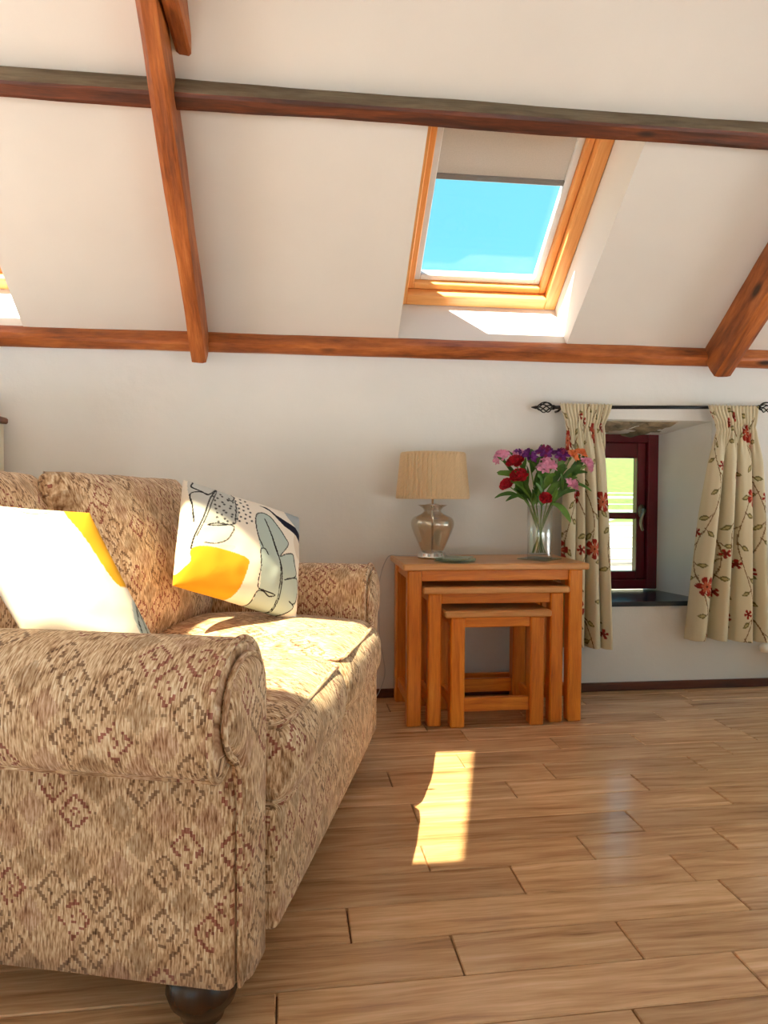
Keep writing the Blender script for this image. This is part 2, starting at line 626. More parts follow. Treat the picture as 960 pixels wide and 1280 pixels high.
M_LEAFL = mat_plain('light_leaf_green', (98, 138, 56), 0.45, 0.25, 25.0)
M_RED = mat_plain('carnation_red', (196, 20, 44), 0.6, 0.25, 60.0)
M_PURP = mat_plain('alstroemeria_purple', (122, 44, 134), 0.6, 0.3, 60.0)
M_PINK = mat_plain('alstroemeria_pink', (226, 158, 190), 0.6, 0.18, 60.0)
M_MAG = mat_plain('alstroemeria_magenta', (150, 34, 92), 0.6, 0.3, 60.0)
M_ORAN = mat_plain('alstroemeria_orange', (236, 140, 84), 0.6, 0.2, 60.0)
M_GRASS = mat_plain('hill_grass', (66, 84, 22), 0.95, 0.35, 3.0)
M_YARD = mat_plain('pale_gravel', (116, 109, 92), 0.95, 0.4, 6.0)
M_BOUNCE = mat_plain('bounce_paving', (224, 225, 226), 0.9, 0.06, 2.0)  # reflector colour of the ground added outside to brighten the room
M_GALV = mat_plain('galvanised_steel', (190, 192, 192), 0.4, 0.05, Metallic=0.6)

# ------------------------------------------------------------------ room geometry
D = 2.875                    # inner face of the back wall
ZK = 1.40                    # where the slopes spring from the walls
TH = math.radians(38)
CT, ST = math.cos(TH), math.sin(TH)
YR = 1.20                    # ridge
YF = 2 * YR - D              # inner face of the front wall
XL, XR = -2.8, 3.6
SR = (D - YR) / CT


class Slope:
    def __init__(s, y0, sgn):
        s.O = Vector((0, y0, ZK))
        s.up = Vector((0, sgn * CT, ST))
        s.inn = Vector((0, sgn * ST, -CT))

    def P(s, X, sl_, q):
        """X along the room, sl_ up the slope, q outwards from the ceiling face"""
        return s.O + Vector((X, 0, 0)) + s.up * sl_ - s.inn * q

    def M(s):
        return Matrix.Translation(s.O) @ Matrix(((1, 0, 0, 0), (0, s.up.y, -s.inn.y, 0), (0, s.up.z, -s.inn.z, 0), (0, 0, 0, 1)))


BACK, FRONT = Slope(D, -1), Slope(YF, 1)
SKY_R = (0.39, 1.09, 0.095, 0.935)
SKY_L = (-1.725, -1.025, 0.095, 0.935)
SKY_F = [(-1.55, -0.738, 1.226, 2.06), (0.62, 1.342, 1.226, 2.06), (2.40, 3.122, 1.226, 2.06)]  # the last two are unseen roof windows added for more daylight


def ceiling():
    V, F = [], []
    for slp, holes in ((BACK, [SKY_R, SKY_L]), (FRONT, SKY_F)):
        cu = sorted({XL - 0.3, XR + 0.3, *[h[0] for h in holes], *[h[1] for h in holes]})
        cv = sorted({-0.40, SR + 0.001, *[h[2] for h in holes], *[h[3] for h in holes]})
        o = slab('tmp', cu, cv, holes, lambda u, v, l: slp.P(u, v, 0.25 * l), M_CEIL)
        k = len(V)
        V += [v.co.copy() for v in o.data.vertices]
        F += [tuple(i + k for i in p.vertices) for p in o.data.polygons]
        me = o.data
        bpy.data.objects.remove(o)
        bpy.data.meshes.remove(me)
    return tag(mk('ceiling', V, F, M_CEIL), 'sloping white plastered ceiling with roof window openings', kind='structure')


CEIL = ceiling()

# back wall with a deep splayed window opening
WX0, WX1, WZ0, WZ1 = 1.20, 1.781, 0.366, 1.166
YO = 3.29


def back_P(u, v, l):
    if l == 0:
        return (u, D, v)
    u2 = {WX0: 1.255, WX1: 1.690}.get(u, u)
    v2 = {1.42: 1.20, WZ1: 1.120}.get(v, v)
    return (u2, YO, v2)


WB = tag(slab('wall_back', [XL - 0.3, WX0, WX1, XR + 0.3], [-0.05, WZ0, WZ1, 1.42], [(WX0, WX1, WZ0, WZ1)], back_P, M_WALL),
         'low white plastered knee wall with a small recessed window', kind='structure')
FW = [(-2.1, -0.5, 0.30, 1.2), (0.9, 2.5, 0.30, 1.2)]  # unseen front openings added so sunlight bounces into the room


def front_P(u, v, l):
    return (u, YF - 0.35 * l, 1.25 if (l and v == 1.42) else v)


WF = tag(slab('wall_front', [XL - 0.3, -2.1, -0.5, 0.9, 2.5, XR + 0.3], [-0.05, 0.30, 1.2, 1.42], FW, front_P, M_WALL),
         'white plastered wall behind the viewer with two windows added for daylight', kind='structure')


def gable(name, x, out, hole, label):
    cv = sorted({-0.05, hole[2], hole[3], 2.9})
    cu = sorted({YF - 0.3, hole[0], YR, hole[1], D + 0.35})

    def P(u, v, l):
        roof = ZK + min(u - YF, D - u) * math.tan(TH) + 0.12
        return (x + out * l, u, min(v, roof) if v > 2.5 else v)
    return tag(slab(name, cu, cv, [hole], P, M_WALL), label, kind='structure')


GH = (0.15, 2.25, 0.02, 1.86)  # unseen gable openings added, and made wide, to raise the ambient light
gable('wall_left', XL, -0.3, GH, 'white plastered gable wall with a glazed door added for daylight')
gable('wall_right', XR, 0.3, GH, 'white plastered gable wall with a wide glazed opening added for daylight')


def glazed(name, lo, hi, label, axis, nmul=2):
    """simple framed glazing standing in an opening; axis = thin axis"""
    e = tag(empty(name, ((lo[0] + hi[0]) / 2, (lo[1] + hi[1]) / 2, lo[2])), label, kind='structure')
    o = Vector(e.location)
    a = 1 - axis
    L0, L1 = lo[a], hi[a]

    def bx(nm, p0, p1, z0, z1, m, ch=0.004, t=0.0):
        l_, h_ = [0, 0, z0 - o.z], [0, 0, z1 - o.z]
        l_[a], h_[a] = p0 - o[a], p1 - o[a]
        l_[axis], h_[axis] = lo[axis] - o[axis] + t, hi[axis] - o[axis] - t
        box(nm, l_, h_, m, e, ch)
    w = 0.06
    bx('frame_stile', L0, L0 + w, lo[2], hi[2], M_WHITE)
    bx('frame_stile', L1 - w, L1, lo[2], hi[2], M_WHITE)
    bx('frame_rail', L0 + w, L1 - w, lo[2], lo[2] + w, M_WHITE)
    bx('frame_rail', L0 + w, L1 - w, hi[2] - w, hi[2], M_WHITE)
    for k in range(1, nmul):
        c = L0 + (L1 - L0) * k / nmul
        bx('mullion', c - 0.025, c + 0.025, lo[2] + w, hi[2] - w, M_WHITE)
    th = (hi[axis] - lo[axis]) / 2 - 0.004
    bx('pane', L0 + w, L1 - w, lo[2] + w, hi[2] - w, M_GLASS, 0.001, th)
    return e


glazed('added_door_1', (XL - 0.2, GH[0], GH[2]), (XL - 0.13, GH[1], GH[3]), 'white framed glazed double door added in the gable for daylight', 0)
glazed('added_door_2', (XR + 0.13, GH[0], GH[2]), (XR + 0.2, GH[1], GH[3]), 'white framed sliding glass door added in the far gable for daylight', 0)
glazed('window_6', (-2.1, YF - 0.25, 0.30), (-0.5, YF - 0.18, 1.2), 'white framed window added for daylight in the wall behind the viewer', 1)
glazed('window_7', (0.9, YF - 0.25, 0.30), (2.5, YF - 0.18, 1.2), 'second white framed window added for daylight behind the viewer', 1)

# ------------------------------------------------------------------ floor of single planks
BA = math.radians(1.0)
BT, BN = Vector((math.cos(BA), math.sin(BA), 0)), Vector((-math.sin(BA), math.cos(BA), 0))
FLOOR = tag(mk('floor', *(lambda b: (b[0], b[1]))(chamfer_box((XL - 0.2, YF - 0.2, -0.10), (XR + 0.2, D + 0.2, -0.010), 0.001)), M_SKIRT),
            'light brown oak plank floor', kind='structure')
ROW0, RW = 1.0725, 0.1143
KNOWN = {-1: [0.567], 0: [-0.015], 1: [0.313, 0.650], 2: [0.123], 3: [0.506, 0.896], 4: [0.322, 0.714], 5: [-0.16, 0.899],
         6: [0.339, 1.217], 7: [0.05, 0.641, 1.034], 8: [0.305, 0.80, 1.286], 9: [0.55, 1.45], 10: [0.908, 1.205], 11: [0.62, 1.6], 12: [0.5, 1.415],
         13: [0.9, 1.62], 14: [0.4, 1.2]}


def planks():
    rnd = random.Random(3)
    rest = []
    near = []
    k0 = int(math.floor((YF - 0.1 - ROW0) / RW)) - 1
    for k in range(k0, 17):
        n0 = ROW0 + RW * k
        known = KNOWN.get(k, [])
        js = list(known)
        t = (min(known) if known else rnd.uniform(-0.3, 0.3))
        if not known:
            js.append(t)
        a = t
        while a > XL - 0.1:
            a -= rnd.uniform(0.36, 0.95)
            js.append(a)
        a = max(js)
        while a < XR + 0.1:
            a += rnd.uniform(0.36, 0.95)
            js.append(a)
        js.sort()
        for a, b in zip(js, js[1:]):
            (near if (b > -1.1 and a < 2.5 and k >= -7) else rest).append((a, b, n0))
    Mx = Matrix(((BT.x, BN.x, 0, 0), (BT.y, BN.y, 0, 0), (0, 0, 1, 0), (0, 0, 0, 1)))
    gap = 0.0014
    for a, b, n0 in near:
        dz = rnd.uniform(-0.0004, 0.0003)
        vs, fs = chamfer_box((a + gap, n0 + gap, -0.012), (b - gap, n0 + RW - gap, dz), 0.0022)
        c = Vector(((a + b) / 2, n0 + RW / 2, 0))
        uv = box_uv(vs, fs, 0)
        o = mk('plank', [Mx @ (Vector(v) - c) for v in vs], fs, M_PLANK, FLOOR, uv)
        o.location = Mx @ c
    V, F, U = [], [], []
    for a, b, n0 in rest:
        vs, fs = chamfer_box((a + gap, n0 + gap, -0.012), (b - gap, n0 + RW - gap, 0), 0.0022)
        U += box_uv(vs, fs, 0)
        k = len(V)
        V += [Mx @ Vector(v) for v in vs]
        F += [[i + k for i in f] for f in fs]
    tag(mk('outer_planks', V, F, M_PLANK, FLOOR, U), kind='stuff')


planks()
tag(join_boxes('baseboard_back', [((XL, D - 0.014, 0.0), (XR, D + 0.01, 0.036))], M_SKIRT, ch=0.004), 'low dark brown wooden skirting board along the white wall', kind='structure')
tag(join_boxes('baseboard_front', [((XL, YF - 0.01, 0.0), (XR, YF + 0.014, 0.036))], M_SKIRT, ch=0.004), 'dark brown skirting board along the front wall', kind='structure')


# ------------------------------------------------------------------ roof timbers
def beam(name, M, lo, hi, axis, mats, label, seed, amp=0.006, cat='beam', face_mat=None, n=28, group=None, parts=None):
    """hewn timber: lo..hi in the frame M, running along axis, slightly waney"""
    rnd = Vector((seed * 3.7, seed * 1.3, seed * 7.1))
    a, b = [(1, 2), (2, 0), (0, 1)][axis]
    ring = []
    m = 4
    for (s0, t0, s1, t1) in ((0, 0, 1, 0), (1, 0, 1, 1), (1, 1, 0, 1), (0, 1, 0, 0)):
        for k in range(m):
            f = k / m
            ring.append((s0 + (s1 - s0) * f, t0 + (t1 - t0) * f))
    R = len(ring)
    vs, uv, fs, fm = [], [], [], []
    per = 2 * ((hi[a] - lo[a]) + (hi[b] - lo[b]))
    for i in range(n + 1):
        x = lo[axis] + (hi[axis] - lo[axis]) * i / n
        for j, (s, t) in enumerate(ring):
            r = 0.012
            # soften the arrises
            ds = dt = 0
            if s in (0, 1) and t in (0, 1):
                ds, dt = (r if s == 0 else -r) * 0.35, (r if t == 0 else -r) * 0.35
            p = [0, 0, 0]
            p[axis] = x
            p[a] = lo[a] + (hi[a] - lo[a]) * s + ds
            p[b] = lo[b] + (hi[b] - lo[b]) * t + dt
            w = mnoise.noise_vector(Vector((x * 2.3, s * 1.3, t * 1.3)) + rnd) * amp + mnoise.noise_vector(Vector((x * 9, s * 2, t * 2)) + rnd) * amp * 0.35
            w[axis] = 0
            vs.append(M @ (Vector(p) + w))
            uv.append((per * j / R, x))
    for i in range(n):
        for j in range(R):
            j2 = (j + 1) % R
            fs.append((i * R + j, i * R + j2, (i + 1) * R + j2, (i + 1) * R + j))
            fm.append(face_mat[j // m] if face_mat else 0)
    fs.append(tuple(range(R))[::-1])
    fs.append(tuple(n * R + j for j in range(R)))
    fm += [0, 0]
    cuv = []
    for f in fs:
        q = [uv[i] for i in f]
        if len(f) == 4 and max(c[0] for c in q) - min(c[0] for c in q) > per / 2:
            q = [((c[0] + per) if c[0] < per / 2 else c[0], c[1]) for c in q]
        cuv.append(q)
    o = mk(name, vs, fs, mats, None, cuv, False, fm)
    return tag(o, label, cat, group)


MB_, MF_ = BACK.M(), FRONT.M()
# local frame of M: x along room, y up the slope, z outwards (negative = into the room)
# ring faces: a=y,b=z for axis x -> 0: z=lo (room side), 1: y=hi (up-slope side), 2: z=hi, 3: y=lo
beam('roof_purlin', MB_, (XL, 0.950, -0.080), (XR, 1.005, 0.01), 0, [M_BEAMD, M_DUST], 'dark brown dusty-topped purlin crossing above the sky window', 1, 0.0045, face_mat=[0, 1, 0, 0], n=60)
beam('roof_purlin', MB_, (XL, 0.046, -0.060), (XR, 0.104, 0.01), 0, [M_BEAM, M_BEAM], 'brown purlin along the joint of low wall and sloping ceiling', 2, 0.0045, n=60)
beam('roof_purlin', MF_, (XL, 0.950, -0.080), (XR, 1.005, 0.01), 0, [M_BEAMD, M_DUST], 'dark purlin on the front slope behind the viewer', 3, 0.0045, face_mat=[0, 1, 0, 0], n=40)
beam('ridge_beam', Matrix.Identity(4), (XL, YR - 0.05, ZK + 1.675 * math.tan(TH) - 0.16), (XR, YR + 0.05, ZK + 1.675 * math.tan(TH) + 0.02), 0, [M_BEAMD], 'dark ridge beam under the roof peak', 4, 0.005, n=40)
RAFT = [(-0.405, -0.345), (1.692, 1.772)]
for i, (x0, x1) in enumerate(RAFT):
    beam('roof_rafter', MB_, (x0, 0.075, -0.145), (x1, SR, 0.01), 1, [M_BEAM],
         ['orange-brown rafter running up the ceiling between the two sky windows', 'heavy cracked orange-brown rafter standing on the wall above the curtain rod'][i], 11 + i, 0.005, n=40)
    beam('roof_rafter', MF_, (x0, 0.06, -0.145), (x1, SR, 0.01), 1, [M_BEAM],
         ['orange rafter on the front slope opposite the sofa', 'orange rafter on the front slope opposite the curtains'][i], 15 + i, 0.005, n=30)
    yo = 0.80
    ct = beam('collar_tie', Matrix.Identity(4), (x1 + 0.002, 2 * YR - 2.045, 2.055), (x1 + 0.052, 2.045, 2.175), 1, [M_BEAM],
         ['orange collar tie bolted to the side of the rafter above the sofa', 'orange collar tie on the rafter above the curtains'][i], 21 + i, 0.003, n=24)
    for v in ct.data.vertices:
        lim = (v.co.z - ZK) / math.tan(TH) + 0.002
        v.co.y = max(YF + lim, min(D - lim, v.co.y))


# ------------------------------------------------------------------ sky windows
def skylight(name, slp, rect, label, blind=None, glass=None):
    x0, x1, s0, s1 = rect
    e = tag(empty(name), label, kind='structure')
    e.matrix_world = slp.M() @ Matrix.Translation((x0, s0, 0.25))
    w, h = x1 - x0, s1 - s0
    fw = 0.05

    def ring(nm, ins, wd, z0, z1, m, ch=0.003):
        a, b, c, d = ins, w - ins, ins, h - ins
        for lo, hi, g in (((a, c, z0), (a + wd, d, z1), 1), ((b - wd, c, z0), (b, d, z1), 1), ((a + wd, c, z0), (b - wd, c + wd, z1), 0), ((a + wd, d - wd, z0), (b - wd, d, z1), 0)):
            box(nm, lo, hi, m, e, ch, g)
    ring('frame_rail', 0.002, fw, -0.03, 0.075, M_PINE)
    ring('sash_rail', fw + 0.004, 0.026, 0.01, 0.085, M_PINE)
    g0 = fw + 0.03
    ring('blind_channel', g0, 0.027, 0.035, 0.07, M_ALU)
    box('pane', (g0 + 0.01, g0 + 0.01, 0.076), (w - g0 - 0.01, h - g0 - 0.01, 0.082), glass or M_GLASS, e, 0.001)
    if blind is not None:
        b0 = blind - s0
        box('blind_cloth', (g0 + 0.02, b0, 0.05), (w - g0 - 0.02, h - g0 - 0.01, 0.053), M_BLIND, e, 0.0005)
        box('blind_bar', (g0 + 0.022, b0 - 0.012, 0.040), (w - g0 - 0.022, b0 + 0.008, 0.058), M_ALUG, e, 0.003)
        box('blind_cassette', (g0, h - g0 - 0.05, 0.02), (w - g0, h - g0 + 0.01, 0.07), M_ALU, e, 0.005)
    return e


skylight('window_2', BACK, SKY_R, 'pine framed roof window with pale blind drawn halfway over blue sky', 0.615)
skylight('window_3', BACK, SKY_L, 'pine framed roof window above the cream cabinet', 0.615)
for i, r in enumerate(SKY_F):
    skylight('window_%d' % (8 + i), FRONT, r, ['pine framed roof window on the front slope letting sun onto the sofa', 'pine framed roof window added for daylight on the front slope by the rafters', 'pine framed roof window added for daylight on the front slope near the far gable'][i], glass=M_SUNDIM)


# ------------------------------------------------------------------ cottage window
def cottage_window():
    Y0 = 3.195
    X0, X1, Z0, Z1 = 1.262, 1.712, 0.392, 1.138
    e = tag(empty('window_1', ((X0 + X1) / 2, Y0, Z0)), 'small dark red painted casement window in a deep recess', kind='structure')
    o = e.location

    def bx(nm, x0, x1, y0, y1, z0, z1, m=M_BURG, ch=0.004, par=e, grain=None):
        return box(nm, (x0 - o.x, y0 - o.y, z0 - o.z), (x1 - o.x, y1 - o.y, z1 - o.z), m, par, ch, grain)
    fw = 0.052
    bx('frame_stile', X0, X0 + fw, Y0, Y0 + 0.08, Z0, Z1)
    bx('frame_stile', X1 - fw, X1, Y0, Y0 + 0.08, Z0, Z1)
    bx('frame_rail', X0 + fw, X1 - fw, Y0, Y0 + 0.08, Z0, Z0 + 0.045)
    bx('frame_rail', X0 + fw, X1 - fw, Y0, Y0 + 0.08, Z1 - 0.045, Z1)
    a0, a1, c0, c1 = X0 + fw, X1 - fw, Z0 + 0.045, Z1 - 0.045
    sw = 0.044
    ys = Y0 + 0.024
    bx('sash_stile', a0, a0 + sw, ys, ys + 0.045, c0, c1)
    st = bx('sash_stile', a1 - sw, a1, ys, ys + 0.045, c0, c1)
    bx('sash_rail', a0 + sw, a1 - sw, ys, ys + 0.045, c0, c0 + 0.038)
    bx('sash_rail', a0 + sw, a1 - sw, ys, ys + 0.045, c1 - 0.074, c1)
    bx('glazing_bar', a0 + sw, a1 - sw, ys + 0.004, ys + 0.04, 0.727, 0.757)
    bx('pane', a0 + sw - 0.004, a1 - sw + 0.004, ys + 0.02, ys + 0.024, c0 + 0.034, 0.731, M_GLASS, 0.0005)
    bx('pane', a0 + sw - 0.004, a1 - sw + 0.004, ys + 0.02, ys + 0.024, 0.753, c1 - 0.070, M_GLASS, 0.0005)
    # handle: oval plate and drooping lever, on the closing stile
    hx, hz = a1 - sw / 2, 0.765
    pl = lathe('handle_plate', [(0.0, 0), (0.017, 0), (0.017, 0.005), (0.012, 0.010), (0.0, 0.011)], M_PEWTER, e, 20,
               (hx - o.x, ys - o.y, hz - o.z), M=Matrix.Diagonal((1, 1, 1.9, 1)) @ Matrix.Rotation(math.radians(90), 4, 'X'))
    pts = [(hx, ys - 0.008, hz + 0.004), (hx, ys - 0.03, hz + 0.006), (hx - 0.006, ys - 0.038, hz - 0.004), (hx - 0.016, ys - 0.038, hz - 0.03), (hx - 0.018, ys - 0.036, hz - 0.06), (hx - 0.010, ys - 0.034, hz - 0.085), (hx - 0.006, ys - 0.034, hz - 0.092)]
    pts = [Vector(p) - o for p in catmull(pts, 5)]
    rr = [0.0085 - 0.003 * (i / (len(pts) - 1)) for i in range(len(pts))]
    tube('handle', pts, rr, M_PEWTER, e, 10)
    # slate sill in the recess
    V = [(WX0, D - 0.012, 0), (WX1, D - 0.012, 0), (1.712, Y0 + 0.03, 0), (1.245, Y0 + 0.03, 0)]
    vs = [(v[0], v[1], WZ0 - 0.002) for v in V] + [(v[0], v[1], 0.385) for v in V]
    fs = [(3, 2, 1, 0), (4, 5, 6, 7), (0, 1, 5, 4), (1, 2, 6, 5), (2, 3, 7, 6), (3, 0, 4, 7)]
    tag(mk('trim_1', vs, fs, M_SLATE), 'dark slate sill of the recessed window', kind='structure')
    # rough stone lintel over the recess
    n, mm = 26, 14
    vs, fs = [], []
    for l in (0, 1):
        for i in range(n + 1):
            for j in range(mm + 1):
                x = 1.18 + 0.56 * i / n
                y = D + 0.035 + (Y0 - D + 0.02) * j / mm
                z = 1.175 if l else 1.158 - 0.034 * (j / mm) ** 0.8
                if not l:
                    q = Vector((x * 11, y * 11, 3.3))
                    z += 0.020 * mnoise.noise(q) + 0.014 * mnoise.noise(q * 2.7)
                    if x > 1.6:
                        z += (x - 1.6) * 0.15
                vs.append((x, y, z))
    K = (n + 1) * (mm + 1)
    for i in range(n):
        for j in range(mm):
            a = i * (mm + 1) + j
            fs.append((a, a + 1, a + mm + 2, a + mm + 1))
            fs.append((K + a, K + a + mm + 1, K + a + mm + 2, K + a + 1))
    for i in range(n):
        a = i * (mm + 1)
        fs.append((a, a + mm + 1, K + a + mm + 1, K + a))
    tag(mk('trim_2', vs, fs, M_STONE), 'rough grey-brown stone lintel above the recessed window', kind='structure')
    return e


cottage_window()


# ------------------------------------------------------------------ outside
def outside():
    n = 40
    vs, fs = [], []
    for i in range(n + 1):
        for j in range(n + 1):
            x, y = -60 + 150 * i / n, -60 + 190 * j / n
            z = -0.35
            if y > 30:
                z += (y - 30) * 0.17 + 0.6 * mnoise.noise(Vector((x * 0.05, y * 0.05, 0)))
            vs.append((x, y, z))
    for i in range(n):
        for j in range(n):
            a = i * (n + 1) + j
            fs.append((a, a + n + 1, a + n + 2, a + 1))
    tag(mk('ground', vs, fs, M_GRASS, smooth=True), 'green grass hillside outside', kind='structure')
    tag(box('yard', (-2, 3.6, -0.40), (42, 31, -0.34), M_YARD, ch=0.01), 'pale gravel yard outside the small window', kind='structure')
    tag(box('bounce_slab', (-14, -14, -0.40), (16, 3.4, -0.11), M_BOUNCE, ch=0.01), 'pale slab around the house, added to bounce daylight indoors', kind='structure')  # unseen slab added to bounce sunlight in through the glazing
    g = tag(empty('field_gate', (5.4, 11.0, -0.34)), 'galvanised field gate seen through the small window', 'gate')
    for z in (0.12, 0.3, 0.48, 0.68, 0.9, 1.12):
        tube('bar', [(-2.2, 0, z), (2.2, 0, z)], 0.022, M_GALV, g, 8)
    for x in (-2.2, -0.75, 0.75, 2.2):
        tube('upright', [(x, 0, 0.0), (x, 0, 1.16)], 0.026, M_GALV, g, 8)
    tube('brace', [(-2.2, 0.0, 0.12), (0.75, 0.0, 1.12)], 0.018, M_GALV, g, 8)
    # rail fence beyond, at the foot of the hill
    f = tag(empty('rail_fence', (15.0, 30.0, -0.1)), 'pale wire rail fence at the foot of the grass hill', 'fence')
    for k in range(7):
        tube('post', [(-6 + 2 * k, 0, -0.3), (-6 + 2 * k, 0, 1.05)], 0.05, M_GALV, f, 8)
    for z in (0.45, 0.95):
        tube('rail', [(-6, 0, z), (6, 0, z)], 0.025, M_GALV, f, 8)


outside()


# ------------------------------------------------------------------ sofa
SA = math.radians(15.8)
P0 = Vector((-0.101, 1.049, 0))
LV = Vector((math.sin(SA), math.cos(SA), 0))       # along the sofa
FV = Vector((math.cos(SA), -math.sin(SA), 0))      # way it faces
SOFA = tag(empty('sofa', P0, -SA), 'two-seat scroll-arm sofa in beige chenille with red diamond motifs', 'sofa')
SLEN = 1.25
# local frame of the sofa: x = towards its front, y = along it, z = up


def puffy(name, lo, hi, r, mat, parent, crown=0.0, front=0.0, uoff=(0, 0), n=14, side=0.0, wr=0.0, seed=0.0):
    """upholstered block: rounded box with crowned top and bulging front; UV flows over the front edge"""
    lo, hi = Vector(lo), Vector(hi)
    c, h = (lo + hi) / 2, (hi - lo) / 2

    def ticks(H):
        rr = min(r, H * 0.98)
        ed = [-H + rr * (1 - math.cos(math.pi / 2 * k / 4)) for k in range(5)]
        mid = [(-H + rr) + (2 * H - 2 * rr) * k / n for k in range(1, n)]
        return ed + mid + [-x for x in ed[::-1]]
    T = [ticks(h[i]) for i in range(3)]

    def place(p):
        p = Vector(p)
        q = Vector([max(-(h[i] - r), min(h[i] - r, p[i])) if h[i] > r else 0 for i in range(3)])
        d = p - q
        w = q + d.normalized() * r if d.length > 1e-9 else q
        a, b, z = w.x / h.x, w.y / h.y, w.z / h.z
        k = max(0, 1 - a * a) * max(0, 1 - b * b)
        if z > 0:
            w.z += crown * k ** 0.6 * min(1, z * 1.5)
        if a > 0:
            w.x += front * max(0, 1 - z * z) ** 0.8 * max(0, 1 - b ** 4) * a
        w.y += side * b * max(0, 1 - z * z) * max(0, 1 - a ** 4)
        if wr:
            w += mnoise.noise_vector(w * 9 + Vector((seed, seed, seed))) * wr
        return w
    vs, fs, uv = [], [], []
    for ax in range(3):
        a, b = [(1, 2), (2, 0), (0, 1)][ax]
        for s in (-1, 1):
            k0 = len(vs)
            for i, ta in enumerate(T[a]):
                for j, tb in enumerate(T[b]):
                    p = [0, 0, 0]
                    p[ax], p[a], p[b] = s * h[ax], ta, tb
                    w = place(p)
                    vs.append(w + c)
                    if ax == 2:
                        U = (w.y + c.y, s * (h.x - w.x) if s > 0 else w.x)
                    elif ax == 0:
                        U = (w.y + c.y, w.z - h.z)
                    else:
                        U = (w.x + 0.37 * s, w.z - h.z)
                    uv.append((U[0] + uoff[0], U[1] + uoff[1]))
            na, nb = len(T[a]), len(T[b])
            for i in range(na - 1):
                for j in range(nb - 1):
                    q = (k0 + i * nb + j, k0 + (i + 1) * nb + j, k0 + (i + 1) * nb + j + 1, k0 + i * nb + j + 1)
                    fs.append(q if s > 0 else q[::-1])
    o = mk(name, vs, fs, mat, parent, uv, True)
    bm = bmesh.new()
    bm.from_mesh(o.data)
    bmesh.ops.remove_doubles(bm, verts=bm.verts, dist=1e-5)
    bm.to_mesh(o.data)
    bm.free()
    return o


def offset_poly(pts, d):
    """inward offset of an open-bottomed outline (list of 2D points, closed)"""
    n = len(pts)
    area = sum(pts[i][0] * pts[(i + 1) % n][1] - pts[(i + 1) % n][0] * pts[i][1] for i in range(n))
    sg = 1 if area > 0 else -1
    out = []
    for i in range(n):
        a, b, c = Vector(pts[i - 1]), Vector(pts[i]), Vector(pts[(i + 1) % n])
        t1 = (b - a).normalized() if (b - a).length > 1e-9 else Vector((1, 0))
        t2 = (c - b).normalized() if (c - b).length > 1e-9 else t1
        n1, n2 = Vector((-t1.y, t1.x)) * sg, Vector((-t2.y, t2.x)) * sg
        m = (n1 + n2)
        m = m / max(0.35, m.dot(n1)) if m.length > 1e-6 else n1
        w = b + m * d
        out.append((w.x, 0.10 if abs(b.y - 0.10) < 1e-6 else w.y))
    return out


def arm_outline():
    A = [(0.004, 0.10), (0.006, 0.16), (0.008, 0.24), (0.011, 0.32), (0.014, 0.40), (0.015, 0.436)]
    Bp = [(-0.002, 0.446), (-0.024, 0.436), (-0.044, 0.439), (-0.058, 0.458), (-0.064, 0.497), (-0.063, 0.535), (-0.048, 0.573), (-0.018, 0.602), (0.018, 0.618),
          (0.058, 0.622), (0.097, 0.613), (0.130, 0.590), (0.149, 0.556), (0.156, 0.515), (0.154, 0.47), (0.150, 0.40), (0.150, 0.30), (0.150, 0.20), (0.150, 0.10)]
    return A + [(p.x, p.y) for p in catmull([Vector((b[0], b[1], 0)) for b in Bp], 3)]


FACING = [(0.026, 0.10), (0.026, 0.28), (0.024, 0.40), (0.012, 0.448), (-0.016, 0.470), (-0.034, 0.505), (-0.028, 0.546), (-0.002, 0.580), (0.045, 0.596), (0.090, 0.587), (0.119, 0.560), (0.128, 0.515), (0.125, 0.40), (0.123, 0.28), (0.123, 0.10)]


